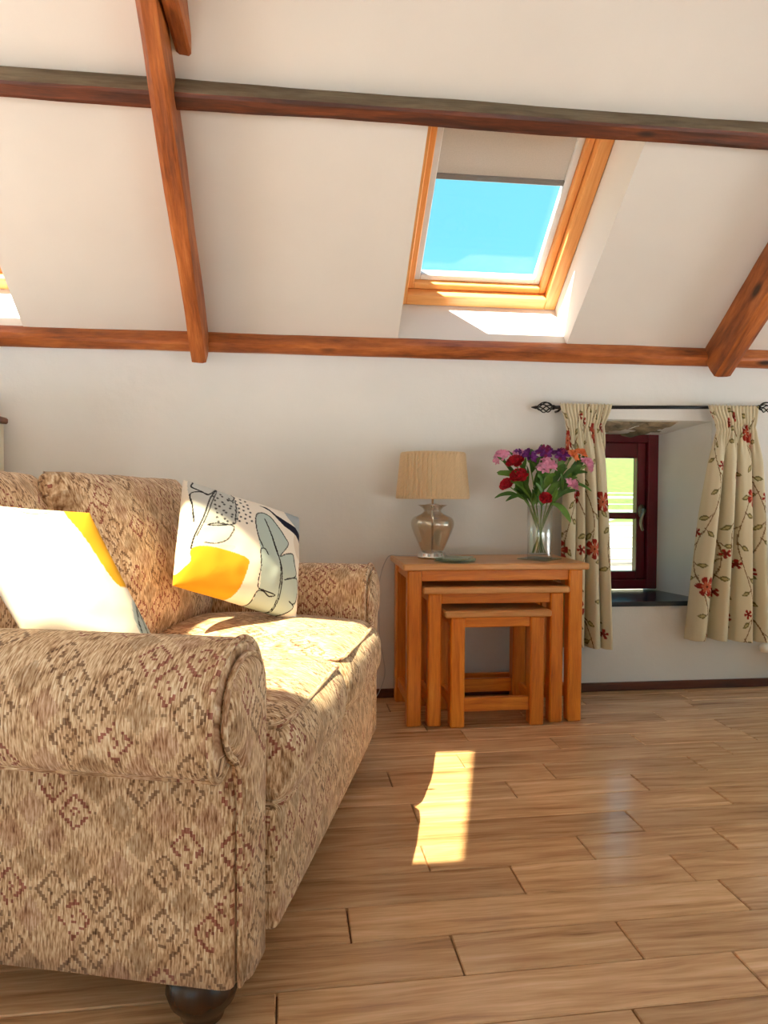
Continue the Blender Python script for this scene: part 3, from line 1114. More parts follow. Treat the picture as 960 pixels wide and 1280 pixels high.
def arm(mirror):
    prof = arm_outline()

    def mp(l):
        return SLEN - l if mirror else l
    L = [0]
    for i in range(1, len(prof)):
        L.append(L[-1] + math.hypot(prof[i][0] - prof[i - 1][0], prof[i][1] - prof[i - 1][1]))
    stations = [(-0.84, 0.008), (-0.835, 0.003), (-0.82, 0)] + [(-0.82 + 0.80 * k / 10, 0) for k in range(1, 11)] + [(-0.010, 0.002), (-0.003, 0.006), (0.0, 0.012)]
    vs, fs, uv = [], [], []
    n = len(prof)
    for (x, off) in stations:
        P = offset_poly(prof, off) if off else prof
        for i, (l, z) in enumerate(P):
            sag = 0.0025 * mnoise.noise(Vector((x * 7, l * 9, z * 9 + (5 if mirror else 0))))
            vs.append((x, mp(l) + sag, z + sag))
            uv.append((x + (0.6 if mirror else 0.0), L[i] + (0.4 if mirror else 0)))
    for s in range(len(stations) - 1):
        for i in range(n - 1):
            q = (s * n + i, s * n + i + 1, (s + 1) * n + i + 1, (s + 1) * n + i)
            fs.append(q[::-1] if mirror else q)
        q = (s * n + n - 1, s * n, (s + 1) * n, (s + 1) * n + n - 1)
        fs.append(q[::-1] if mirror else q)
    k = (len(stations) - 1) * n
    cap = tuple(k + i for i in range(n))
    fs.append(cap if not mirror else cap[::-1])
    cap = tuple(range(n))
    fs.append(cap[::-1] if not mirror else cap)
    a = mk('arm', vs, fs, M_FAB, SOFA, uv, True)
    # facing panel on the front of the arm, padded, edged with piping
    inner = [(p.x, p.y) for p in catmull([Vector((a_, b_, 0)) for a_, b_ in FACING], 3)]
    V, F, U = [], [], []
    st = [(-0.004, 0.0), (0.006, 0.0), (0.013, 0.004), (0.018, 0.012), (0.020, 0.022)]
    for (x, off) in st:
        P = offset_poly(inner, off) if off else inner
        for (l, z) in P:
            V.append((x, mp(l), z))
            U.append((l + 0.2, z))
    m = len(inner)
    for s in range(len(st) - 1):
        for i in range(m):
            i2 = (i + 1) % m
            q = (s * m + i, s * m + i2, (s + 1) * m + i2, (s + 1) * m + i)
            F.append(q[::-1] if mirror else q)
    cap = tuple((len(st) - 1) * m + i for i in range(m))
    F.append(cap if not mirror else cap[::-1])
    fc = mk('arm_facing', V, F, M_FAB, SOFA, U, True)
    tube('piping', [(0.008, mp(l), z) for l, z in offset_poly(inner, -0.004)], 0.0048, M_PIPE, fc, 8, True)
    # piping along the lip of the roll and round the front edge
    tube('piping', [(-0.004, mp(l), z) for l, z in prof[6:-9]], 0.0055, M_PIPE, a, 8)
    tube('piping', [(-0.83 + 0.826 * k / 12, mp(-0.036), 0.436) for k in range(13)], 0.006, M_PIPE, a, 8)
    return a


arm(False)
arm(True)
# base with front rail
puffy('base', (-0.80, 0.148, 0.10), (0.026, SLEN - 0.148, 0.315), 0.016, M_FAB, SOFA, 0, 0.012, (0.05, 0.9), n=10)
# back frame
puffy('back_frame', (-0.96, 0.01, 0.10), (-0.76, SLEN - 0.01, 0.78), 0.06, M_FAB, SOFA, 0.01, 0.0, (0.8, 0.3), n=10)


def seat_cushion(l0, l1, seed):
    x0, x1, z0, z1 = -0.60, 0.036, 0.302, 0.455
    r = 0.048
    o = puffy('seat_cushion', (x0, l0, z0), (x1, l1, z1), r, M_FAB, SOFA, 0.045, 0.026, (0.13 * seed, 0.21 * seed), n=14, side=0.004, wr=0.004, seed=seed)
    # piping round the top edge
    cx, cy, hx, hy = (x0 + x1) / 2, (l0 + l1) / 2, (x1 - x0) / 2 - 0.006, (l1 - l0) / 2 - 0.009
    for zz, nm in ((z1 - 0.006, 'piping'), (z0 + 0.010, 'piping')):
        pts = []
        for k in range(72):
            t = 2 * math.pi * k / 72
            c, s = math.cos(t), math.sin(t)
            e = 0.16
            pts.append(Vector((cx + hx * math.copysign(abs(c) ** e, c), cy + hy * math.copysign(abs(s) ** e, s), zz)))
        q = []
        for p in pts:
            w = mnoise.noise_vector((p - Vector((cx, cy, (z0 + z1) / 2))) * 9 + Vector((seed,) * 3)) * 0.004
            q.append(p + w)
        tube(nm, q, 0.0062, M_PIPE, o, 8, True)
    return o


seat_cushion(0.156, 0.632, 1.0)
seat_cushion(0.636, 1.128, 2.0)


def quad_pillow(name, C, thick, mat, parent, n=40, pin=0.05, ex=0.42, uvs=1.0, uoff=(0, 0), colors=None, wr=0.004, seed=0.0, flat_back=1.0, corner=0.10):
    """cushion stretched between four corner points C = TL, TR, BR, BL (as seen from its face)"""
    TL, TR, BR, BL = [Vector(c) for c in C]
    nrm = (TR - BL).cross(TL - BR).normalized()
    wid = ((TR - TL).length + (BR - BL).length) / 2
    hei = ((TL - BL).length + (TR - BR).length) / 2
    vs, fs, uv, cl = [], [], [], []
    for side in (1, -1):
        for i in range(n + 1):
            for j in range(n + 1):
                # denser near the border
                a = -math.cos(math.pi * i / n) * 0.5 + (i / n - 0.5)
                b = -math.cos(math.pi * j / n) * 0.5 + (j / n - 0.5)
                a2 = a * (1 - pin * (1 - b * b) * a * a)
                b2 = b * (1 - pin * (1 - a * a) * b * b)
                u, v = (a2 + 1) / 2, (b2 + 1) / 2
                p = TL * (1 - u) * (1 - v) + TR * u * (1 - v) + BR * u * v + BL * (1 - u) * v
                k = max(0.0, (1 - a * a) * (1 - b * b)) ** ex
                t = thick / 2 * k * (flat_back if side < 0 else 1.0)
                q = p * 11 + Vector((seed, 2 * seed, 0))
                wv = mnoise.noise(q) * wr * min(1, 3 * k) + mnoise.noise(q * 2.3) * wr * 0.5 * min(1, 3 * k)
                vs.append(p + nrm * (side * t + wv))
                uv.append((u * wid * uvs + uoff[0] + (0.5 if side < 0 else 0), -v * hei * uvs + uoff[1]))
                cl.append(((a + 1) / 2, (b + 1) / 2, side))
    K = (n + 1) ** 2
    for s in (0, 1):
        for i in range(n):
            for j in range(n):
                a = s * K + i * (n + 1) + j
                q = (a, a + 1, a + n + 2, a + n + 1)
                fs.append(q if s == 0 else q[::-1])
    cols = None
    if colors is not None:
        cols = colors(np.array([(c[0], c[1]) for c in cl]), np.array([c[2] for c in cl]))
    o = mk(name, vs, fs, mat, parent, uv, True, None, cols)
    bm = bmesh.new()
    bm.from_mesh(o.data)
    bmesh.ops.remove_doubles(bm, verts=bm.verts, dist=1e-5)
    bmesh.ops.recalc_face_normals(bm, faces=bm.faces)
    bm.to_mesh(o.data)
    bm.free()
    return o


def back_cushion(l0, l1, zb, zt, x_b, x_t, seed, dz=(0, 0)):
    C = [(x_t, l1, zt + dz[0]), (x_t, l0, zt + dz[1]), (x_b, l0, zb), (x_b, l1, zb)]
    # face towards +x: TL is at larger l when looking along -x
    C = [C[1], C[0], C[3], C[2]]
    o = quad_pillow('back_cushion', C, 0.23, M_FAB, SOFA, 36, 0.035, 0.30, 1.0, (0.33 * seed, 0.2 * seed), None, 0.007, seed)
    return o


back_cushion(0.12, 0.60, 0.44, 0.918, -0.64, -0.75, 3.0, (-0.035, 0.0))
back_cushion(0.50, 1.15, 0.44, 0.900, -0.53, -0.645, 5.0, (-0.014, -0.006))
for (x, l) in ((-0.075, 0.075), (-0.075, SLEN - 0.075), (-0.78, 0.075), (-0.78, SLEN - 0.075)):
    lathe('foot', [(0.0, 0.0), (0.026, 0.0), (0.034, 0.006), (0.036, 0.014), (0.040, 0.022), (0.052, 0.036), (0.058, 0.054), (0.055, 0.072), (0.046, 0.084), (0.040, 0.088), (0.046, 0.092), (0.046, 0.106), (0, 0.106)], M_FOOT, SOFA, 32, (x, l, 0))


# ------------------------------------------------------------------ flat prints
class Canvas:
    """tiny raster for the prints on cloth; coordinates are free units"""

    def __init__(s, x0, y0, x1, y1, res, bg):
        s.x0, s.y0, s.res = x0, y0, res
        s.w, s.h = int((x1 - x0) / res) + 1, int((y1 - y0) / res) + 1
        s.img = np.empty((s.h, s.w, 3), dtype=np.float32)
        s.img[:] = lin(bg)[:3]
        s.X, s.Y = np.meshgrid(x0 + np.arange(s.w) * res, y0 + np.arange(s.h) * res)

    def _win(s, pts, pad):
        xs, ys = [p[0] for p in pts], [p[1] for p in pts]
        i0 = max(0, int((min(xs) - pad - s.x0) / s.res))
        i1 = min(s.w, int((max(xs) + pad - s.x0) / s.res) + 2)
        j0 = max(0, int((min(ys) - pad - s.y0) / s.res))
        j1 = min(s.h, int((max(ys) + pad - s.y0) / s.res) + 2)
        return slice(j0, j1), slice(i0, i1)

    def poly(s, pts, rgb, alpha=1.0):
        w = s._win(pts, 0)
        X, Y = s.X[w], s.Y[w]
        if X.size == 0:
            return
        m = np.zeros(X.shape, dtype=bool)
        n = len(pts)
        for i in range(n):
            (xa, ya), (xb, yb) = pts[i], pts[(i + 1) % n]
            if ya == yb:
                continue
            m ^= ((ya > Y) != (yb > Y)) & (X < (xb - xa) * (Y - ya) / (yb - ya) + xa)
        c = np.array(lin(rgb)[:3], dtype=np.float32)
        s.img[w][m] = s.img[w][m] * (1 - alpha) + c * alpha

    def line(s, pts, width, rgb):
        c = np.array(lin(rgb)[:3], dtype=np.float32)
        for (xa, ya), (xb, yb) in zip(pts, pts[1:]):
            w = s._win([(xa, ya), (xb, yb)], width)
            X, Y = s.X[w], s.Y[w]
            if X.size == 0:
                continue
            dx, dy = xb - xa, yb - ya
            L = dx * dx + dy * dy + 1e-12
            t = np.clip(((X - xa) * dx + (Y - ya) * dy) / L, 0, 1)
            m = (X - xa - t * dx) ** 2 + (Y - ya - t * dy) ** 2 < (width / 2) ** 2
            s.img[w][m] = c

    def smooth(s, pts, width, rgb, per=6):
        s.line([(p.x, p.y) for p in catmull([Vector((a, b, 0)) for a, b in pts], per)], width, rgb)

    def blob(s, pts, rgb, alpha=1.0):
        s.poly([(p.x, p.y) for p in catmull([Vector((a, b, 0)) for a, b in pts], 5, True)], rgb, alpha)

    def leaf(s, x, y, ang, ln, wd, rgb):
        c, q = math.cos(ang), math.sin(ang)
        P = [(0, 0), (0.35 * ln, wd / 2), (0.7 * ln, wd * 0.36), (ln, 0), (0.7 * ln, -wd * 0.36), (0.35 * ln, -wd / 2)]
        s.blob([(x + a * c - b * q, y + a * q + b * c) for a, b in P], rgb)

    def flower(s, x, y, r, rgb, rgb2, rot=0.0, n=5):
        for k in range(n):
            s.blob([(x + r * q * math.cos(rot + 2 * math.pi * k / n + w), y + r * q * math.sin(rot + 2 * math.pi * k / n + w)) for q, w in ((0.1, 0), (0.6, -0.42), (0.95, -0.30), (1.0, 0.0), (0.92, 0.32), (0.6, 0.42))], rgb)
        for k in range(n):
            s.leaf(x, y, rot + 2 * math.pi * k / n, r * 0.62, r * 0.36, rgb2)
        s.leaf(x - r * 0.12, y, 0, r * 0.24, r * 0.24, (90, 40, 24))

    def sample(s, x, y):
        i = np.clip(np.rint((x - s.x0) / s.res).astype(int), 0, s.w - 1)
        j = np.clip(np.rint((y - s.y0) / s.res).astype(int), 0, s.h - 1)
        return s.img[j, i]


INK = (34, 34, 42)


def leaf_print():
    c = Canvas(0, 0, 960, 1067, 2.0, (246, 240, 230))
    c.blob([(130, 60), (230, 90), (290, 110), (250, 200), (170, 320), (115, 330), (112, 180)], (196, 202, 204), 0.8)
    c.blob([(250, 130), (350, 150), (372, 200), (345, 380), (180, 370), (160, 330), (200, 220)], (196, 200, 198))
    c.blob([(150, 400), (330, 400), (300, 480), (180, 500), (340, 520), (280, 560), (130, 500)], (214, 212, 206), 0.7)
    c.blob([(105, 525), (170, 512), (330, 560), (418, 605), (424, 650), (385, 800), (330, 878), (270, 860), (40, 740), (70, 650), (104, 600)], (232, 172, 44))
    c.blob([(480, 330), (515, 296), (600, 345), (712, 510), (640, 592), (755, 582), (795, 712), (812, 740), (815, 872), (735, 945), (650, 952), (545, 948), (498, 905), (505, 800), (512, 770), (500, 560), (480, 450)], (184, 202, 200))
    c.blob([(745, 275), (880, 320), (870, 480), (800, 400), (740, 330)], (176, 184, 190))
    c.blob([(800, 440), (870, 500), (865, 620), (800, 600), (770, 500)], (222, 206, 188), 0.7)
    # ink lines
    c.smooth([(150, 75), (132, 108), (180, 145), (212, 168), (290, 112)], 8, INK)
    c.smooth([(290, 112), (220, 190), (170, 310), (120, 440), (104, 520)], 8, INK)
    c.smooth([(280, 125), (230, 210), (185, 310), (130, 440)], 6, INK)
    c.smooth([(370, 155), (375, 185), (350, 212), (318, 200)], 8, INK)
    c.smooth([(370, 215), (362, 260), (345, 340), (335, 378), (250, 385), (185, 378), (240, 370), (330, 395), (318, 440), (290, 480), (230, 500), (168, 490)], 7, INK)
    c.smooth([(210, 165), (160, 145), (118, 160), (120, 240), (118, 350)], 7, INK)
    c.smooth([(555, 580), (530, 545), (500, 548), (505, 640), (500, 770), (545, 800), (628, 830), (590, 838), (540, 805), (500, 810), (498, 900), (545, 948), (640, 958), (735, 945), (790, 908), (745, 872), (780, 890), (815, 860), (812, 745), (735, 732), (690, 740), (790, 718), (770, 640), (755, 582), (690, 580), (640, 592), (712, 520), (690, 470), (600, 345), (540, 302), (490, 310), (475, 360), (485, 460), (515, 530)], 7, INK)
    c.smooth([(540, 345), (575, 440), (620, 570), (655, 680), (668, 800), (650, 940)], 8, INK)
    c.smooth([(540, 345), (560, 400), (605, 540), (640, 640), (655, 800), (640, 945)], 6, INK)
    for i in range(9):
        for j in range(7):
            x, y = 245 + 34 * j - 10 * (i % 2) + 10 * math.sin(i * 3 + j), 150 + 30 * i + 14 * (j % 2) - 0.0 * j
            if 95 < y - 0.28 * (x - 245) and y < 390 and x > 235 and y > 140 + 0.28 * (x - 250):
                c.blob([(x - 8, y), (x, y - 8), (x + 8, y), (x, y + 8)], (84, 86, 88))
    c.poly([(525, 238), (580, 255), (640, 310), (720, 360), (800, 400), (850, 450), (862, 480), (855, 515), (800, 455), (740, 420), (690, 390), (640, 335), (590, 280)], (26, 28, 48))
    return c


LEAFC = leaf_print()
QC = [(110, 50), (872, 318), (852, 992), (48, 740)]       # corners of the print on that drawing


def leaf_colors(uv, side):
    u, v = uv[:, 0], uv[:, 1]
    x = QC[0][0] * (1 - u) * (1 - v) + QC[1][0] * u * (1 - v) + QC[2][0] * u * v + QC[3][0] * (1 - u) * v
    y = QC[0][1] * (1 - u) * (1 - v) + QC[1][1] * u * (1 - v) + QC[2][1] * u * v + QC[3][1] * (1 - u) * v
    return LEAFC.sample(x, y)


def pale_colors(uv, side):
    c = Canvas(0, 0, 1, 1, 0.003, (246, 241, 232))
    c.blob([(0.80, 0.0), (0.93, -0.03), (1.02, 0.02), (1.01, 0.38), (0.97, 0.46), (0.89, 0.42), (0.85, 0.2)], (226, 168, 44))
    c.blob([(0.92, 0.60), (1.0, 0.54), (1.01, 0.86), (0.93, 0.84), (0.89, 0.72)], (176, 190, 192))
    c.smooth([(0.90, 0.84), (0.92, 0.68), (0.99, 0.56)], 0.010, INK)
    c.smooth([(0.95, 0.85), (0.96, 0.73), (0.99, 0.58)], 0.008, INK)
    c.smooth([(0.02, 0.12), (0.10, 0.04), (0.22, 0.03), (0.3, 0.05)], 0.008, INK)
    c.smooth([(0.45, 0.02), (0.55, 0.05), (0.7, 0.03)], 0.006, INK)
    return c.sample(uv[:, 0], uv[:, 1])


def sofa_pt(x, l, z):
    return P0 + FV * x + LV * l + Vector((0, 0, z))


# printed cushion standing across the far corner
wd = (LV * 0.86 + FV * 0.51).normalized()
nr = (FV * 0.86 - LV * 0.51).normalized()
nr = (nr * math.cos(math.radians(16)) + Vector((0, 0, 1)) * math.sin(math.radians(16))).normalized()
pb = on_plane(368, 775, Vector((0, 0, 0.487)), Vector((0, 0, 1)))
C2 = [on_plane(x, y, pb, nr) for x, y in ((229, 600), (373, 647), (369, 778), (216, 732))]
tag(quad_pillow('scatter_cushion', C2, 0.13, M_PRINT, None, 250, 0.03, 0.40, 1.0, (0, 0), leaf_colors, 0.004, 2.0),
    'white cushion printed with grey leaves, ink lines and a mustard patch', 'cushion')
# sunlit cushion leaning at the near end
wd1 = (LV * 0.55 + FV * 0.835).normalized()
nr1 = (FV * 0.55 - LV * 0.835).normalized()
nr1 = (nr1 * math.cos(math.radians(14)) + Vector((0, 0, 1)) * math.sin(math.radians(14))).normalized()
pt1 = sofa_pt(-0.335, 0.29, 0.80)
C1 = [on_plane(x, y, pt1, nr1) for x, y in ((-74, 624), (112, 641), (220, 850), (74, 874))]
tag(quad_pillow('scatter_cushion', C1, 0.15, M_PRINT, None, 110, 0.03, 0.40, 1.0, (0, 0), pale_colors, 0.005, 8.0),
    'plump white cushion with a mustard corner leaning in full sunlight', 'cushion')


# ------------------------------------------------------------------ nest of tables
def nest_table(name, X0, X1, Y0, Y1, H, lx, leg, label, front_rail=False, apron=0.036, top_t=0.024):
    cx = (X0 + X1) / 2
    e = tag(empty(name, (cx, Y0, 0)), label, 'table', None)
    dY = Y1 - Y0

    def bx(nm, x0, x1, y0, y1, z0, z1, m=M_OAK, g=None, ch=0.003):
        return box(nm, (x0 - cx, y0 - Y0, z0), (x1 - cx, y1 - Y0, z1), m, e, ch, g)
    bx('table_top', X0, X1, Y0, Y1, H - top_t, H, [M_OAKTOP][0], 0, 0.005)
    ins = 0.012
    ya, yb = Y0 + ins, Y1 - ins
    for x in (lx[0], lx[1] - leg):
        for y in (ya, yb - leg):
            bx('leg', x, x + leg, y, y + leg, 0, H - top_t + 0.001, M_OAK, 2, 0.005)
    zt = H - top_t
    bx('apron', lx[0] + leg, lx[1] - leg, ya + 0.008, ya + 0.028, zt - apron, zt, M_OAK, 0)
    for x in (lx[0] + 0.008, lx[1] - 0.028):
        bx('apron', x, x + 0.02, ya + leg, yb - leg, zt - apron, zt, M_OAK, 1)
        bx('stretcher', x + 0.0, x + 0.022, ya + leg, yb - leg, 0.062, 0.104, M_OAK, 1)
    if front_rail:
        bx('stretcher', lx[0] + leg, lx[1] - leg, ya + 0.012, ya + 0.034, 0.055, 0.105, M_OAK, 0)
    return e, bx, (ya, yb, zt)


e, bx, (ya, yb, zt) = nest_table('nest_table', 0.372, 1.066, 2.480, 2.860, 0.592, (0.389, 1.046), 0.052,
                                 'largest honey oak table of the nest with lamp and flowers on top', apron=0.040)
bx('stretcher', 0.441, 0.994, yb - 0.034, yb - 0.012, 0.062, 0.104, M_OAK, 0)
bx('apron', 0.441, 0.994, yb - 0.028, yb - 0.008, zt - 0.04, zt, M_OAK, 0)
nest_table('nest_table', 0.4435, 0.9905, 2.474, 2.800, 0.508, (0.464, 0.970), 0.049, 'middle-sized honey oak table tucked inside the nest', apron=0.038)
e, bx, (ya, yb, zt) = nest_table('nest_table', 0.519, 0.914, 2.452, 2.740, 0.425, (0.543, 0.891), 0.052, 'smallest honey oak table of the nest with a low front rail', True, apron=0.038)
bx('stretcher', 0.595, 0.839, yb - 0.034, yb - 0.012, 0.062, 0.115, M_OAK, 0)
TZ = 0.592


# ------------------------------------------------------------------ table lamp
def lamp():
    e = tag(empty('table_lamp', (0.520, 2.715, TZ)), 'table lamp with pleated beige shade and smoked glass jar base', 'lamp')
    lathe('base_ring', [(0.0, 0.0), (0.055, 0.0), (0.058, 0.004), (0.058, 0.010), (0.054, 0.014), (0.054, 0.020), (0.050, 0.024), (0.046, 0.026), (0.0, 0.026)], M_CHROME, e, 48)
    prof = [(0.040, 0.026), (0.046, 0.034), (0.060, 0.066), (0.074, 0.098), (0.083, 0.124), (0.0845, 0.138), (0.082, 0.150), (0.074, 0.160), (0.058, 0.168), (0.043, 0.175), (0.035, 0.182), (0.034, 0.188), (0.040, 0.197), (0.052, 0.205), (0.058, 0.209)]
    pr = [(p.x, p.y) for p in catmull([Vector((r, z, 0)) for r, z in prof], 3)]
    prin = [(max(0.001, r - 0.0035), z) for r, z in pr[::-1]]
    lathe('glass_jar', pr + prin, M_AMBER, e, 56, caps=False)
    lathe('collar', [(0.0, 0.207), (0.026, 0.207), (0.026, 0.211), (0.010, 0.214), (0.0, 0.214)], M_CHROME, e, 24)
    lathe('stem', [(0.0, 0.026), (0.0045, 0.026), (0.0045, 0.30), (0.0, 0.30)], M_CHROME, e, 12)
    lathe('bulb_holder', [(0.0, 0.255), (0.016, 0.255), (0.016, 0.30), (0.0, 0.30)], M_WHITE, e, 16)
    # pleated shade
    zb, zt_, rb, rt = 0.236, 0.410, 0.1385, 0.121
    N, nz = 46, 6
    seg = N * 6
    vs, fs, uv = [], [], []
    for l in (0, 1):
        for j in range(nz + 1):
            f = j / nz
            R = rb + (rt - rb) * f
            for k in range(seg):
                ph = (k % 6) / 6
                saw = (ph if ph < 0.8 else (1 - ph) * 4) * 0.0095
                a = 2 * math.pi * k / seg + 0.012 * f * math.sin(k * 0.37)
                r = R + saw - (0.0018 if l else 0)
                vs.append((r * math.cos(a), r * math.sin(a), zb + (zt_ - zb) * f))
                uv.append((a * R, f * 0.17))
    for l in (0, 1):
        for j in range(nz):
            for k in range(seg):
                k2 = (k + 1) % seg
                o = l * (nz + 1) * seg
                q = (o + j * seg + k, o + j * seg + k2, o + (j + 1) * seg + k2, o + (j + 1) * seg + k)
                fs.append(q if l == 0 else q[::-1])
    sh = mk('shade', vs, fs, M_SHADE, e, uv, False)
    for (R, z) in ((rb + 0.003, zb + 0.003), (rt + 0.003, zt_ - 0.003)):
        lathe('trim', [(R - 0.004, z - 0.006), (R, z - 0.006), (R + 0.0008, z), (R, z + 0.006), (R - 0.004, z + 0.006), (R - 0.005, z), (R - 0.004, z - 0.006)], M_SHADE, sh, 64, caps=False)
    spk = [([(0, 0, zt_ - 0.02), (0.118 * math.cos(a), 0.118 * math.sin(a), zt_ - 0.01)], 0.0015) for a in (0.3, 2.4, 4.5)]
    tubes('shade_carrier', spk + [([(0, 0, 0.29), (0, 0, zt_ - 0.02)], 0.003)], M_CHROME, e)
    o = e.location
    P = [(0.47, 2.75, TZ + 0.006), (0.43, 2.79, TZ + 0.003), (0.395, 2.80, TZ + 0.003), (0.368, 2.805, TZ + 0.004), (0.352, 2.812, TZ - 0.012), (0.335, 2.83, 0.53), (0.322, 2.845, 0.45), (0.326, 2.85, 0.34), (0.330, 2.85, 0.26), (0.345, 2.85, 0.17), (0.352, 2.845, 0.11), (0.335, 2.84, 0.05), (0.30, 2.835, 0.006), (0.20, 2.83, 0.004)]
    tube('cable', [Vector(p) - o for p in catmull(P, 6)], 0.0021, M_CABLE, e, 8)


lamp()


# ------------------------------------------------------------------ glass coasters
def coaster(x, y, z, rz, label, group=None, w=0.11, t=0.0045):
    vs, fs = chamfer_box((-w / 2, -w / 2, 0), (w / 2, w / 2, t), 0.001)
    o = mk('glass_coaster', vs, fs, M_GREEN, None, box_uv(vs, fs))
    o.location = (x, y, z)
    o.rotation_euler = (0, 0, rz)
    return tag(o, label, 'coaster', group)


coaster(0.930, 2.640, TZ, 0.72, 'square green-edged glass coaster under the flower vase', w=0.125)
for k in range(4):
    coaster(0.578 + 0.003 * (k % 2), 2.572 - 0.003 * k, TZ + 0.0048 * k, 0.62 + 0.16 * k - 0.3 * (k == 2),
            'green-tinted square glass coaster, %s of the stack before the lamp' % ['lowest', 'second from the bottom', 'second from the top', 'topmost'][k], 'glass coasters stacked by the lamp')


# ------------------------------------------------------------------ vase and flowers
VX, VY, VZ = 0.930, 2.640, TZ + 0.0046
vase = tag(lathe('glass_vase', [(0.0, 0.0), (0.044, 0.0), (0.0475, 0.003), (0.0485, 0.012), (0.0485, 0.100), (0.0495, 0.205), (0.0470, 0.205), (0.0462, 0.100), (0.0462, 0.022), (0.040, 0.016), (0.0, 0.015)], M_VASE, None, 48, (0, 0, 0), False),
           'clear cylindrical glass vase holding the bouquet', 'vase')
vase.location = (VX, VY, VZ)


def petal(L, Wd, curl, cup, nz=4, nx=2, ruff=0.0, seed=0.0, round_=0.6):
    """verts of a petal lying along +x, rising in z"""
    vs, fs = [], []
    for i in range(nz + 1):
        f = i / nz
        w = Wd * (math.sin(math.pi * min(1, f * round_ + 0.12)) if f < 1 else math.sin(math.pi * min(1, round_ + 0.12)) * 0.55)
        for j in range(-nx, nx + 1):
            g = j / nx
            z = curl * f * f * L + cup * g * g * w + ruff * math.sin(9 * g + seed + 3 * f) * f * L
            vs.append(Vector((f * L * math.cos(curl * 0.4), g * w / 2, z)))
    c = 2 * nx + 1
    for i in range(nz):
        for j in range(c - 1):
            a = i * c + j
            fs.append((a, a + c, a + c + 1, a + 1))
    return vs, fs


def bloom_mesh(kind, size, seed):
    rnd = random.Random(seed)
    V, F = [], []

    def add(vs, fs, M):
        k = len(V)
        V.extend(M @ v for v in vs)
        F.extend(tuple(i + k for i in f) for f in fs)
    if kind == 'carnation':
        for ring, (n, el, ln) in enumerate(((9, 8, 1.0), (9, 28, 0.97), (8, 48, 0.92), (6, 68, 0.86), (4, 84, 0.8))):
            for k in range(n):
                vs, fs = petal(size * ln, size * 0.85, 0.12, 0.15, 4, 3, 0.10, rnd.uniform(0, 6), 0.5)
                M = Matrix.Rotation(2 * math.pi * (k + 0.5 * ring) / n + rnd.uniform(-0.2, 0.2), 4, 'Z') @ Matrix.Rotation(-math.radians(el + rnd.uniform(-8, 8)), 4, 'Y')
                add(vs, fs, M)
    else:
        nfl = 7
        for b in range(nfl):
            az = 2 * math.pi * b / (nfl - 1) + rnd.uniform(-0.4, 0.4)
            tilt = math.radians(rnd.uniform(30, 62)) if b < nfl - 1 else 0.1
            B = Matrix.Rotation(az, 4, 'Z') @ Matrix.Rotation(tilt, 4, 'Y') @ Matrix.Translation((0, 0, size * 0.42))
            for k in range(6):
                vs, fs = petal(size * (0.86 if k % 2 else 0.78), size * (0.52 if k % 2 else 0.36), -0.25, 0.2, 4, 2, 0.03, k, 0.62)
                M = B @ Matrix.Rotation(math.pi * k / 3, 4, 'Z') @ Matrix.Rotation(-math.radians(50 + rnd.uniform(-8, 8)), 4, 'Y')
                add(vs, fs, M)
    return V, F


def lance_leaf(name, pts, wd, mat, parent):
    P = catmull(pts, 5)
    n = len(P)
    vs, fs, uv = [], [], []
    for i, p in enumerate(P):
        t = (P[min(i + 1, n - 1)] - P[max(i - 1, 0)]).normalized()
        s = t.cross(Vector((0.15, -0.9, 0.45)))
        s = s.normalized() if s.length > 1e-5 else Vector((1, 0, 0))
        f = i / (n - 1)
        w = wd * max(0.04, math.sin(math.pi * (f * 0.93 + 0.04)) ** 0.75) / 2
        up = s.cross(t) * w * 0.35
        for g in (-1, 0, 1):
            vs.append(p + s * (w * g) + up * abs(g))
            uv.append((g * w, f))
    for i in range(n - 1):
        for j in range(2):
            a = i * 3 + j
            fs.append((a, a + 1, a + 4, a + 3))
    return mk(name, vs, fs, mat, parent, uv, True)


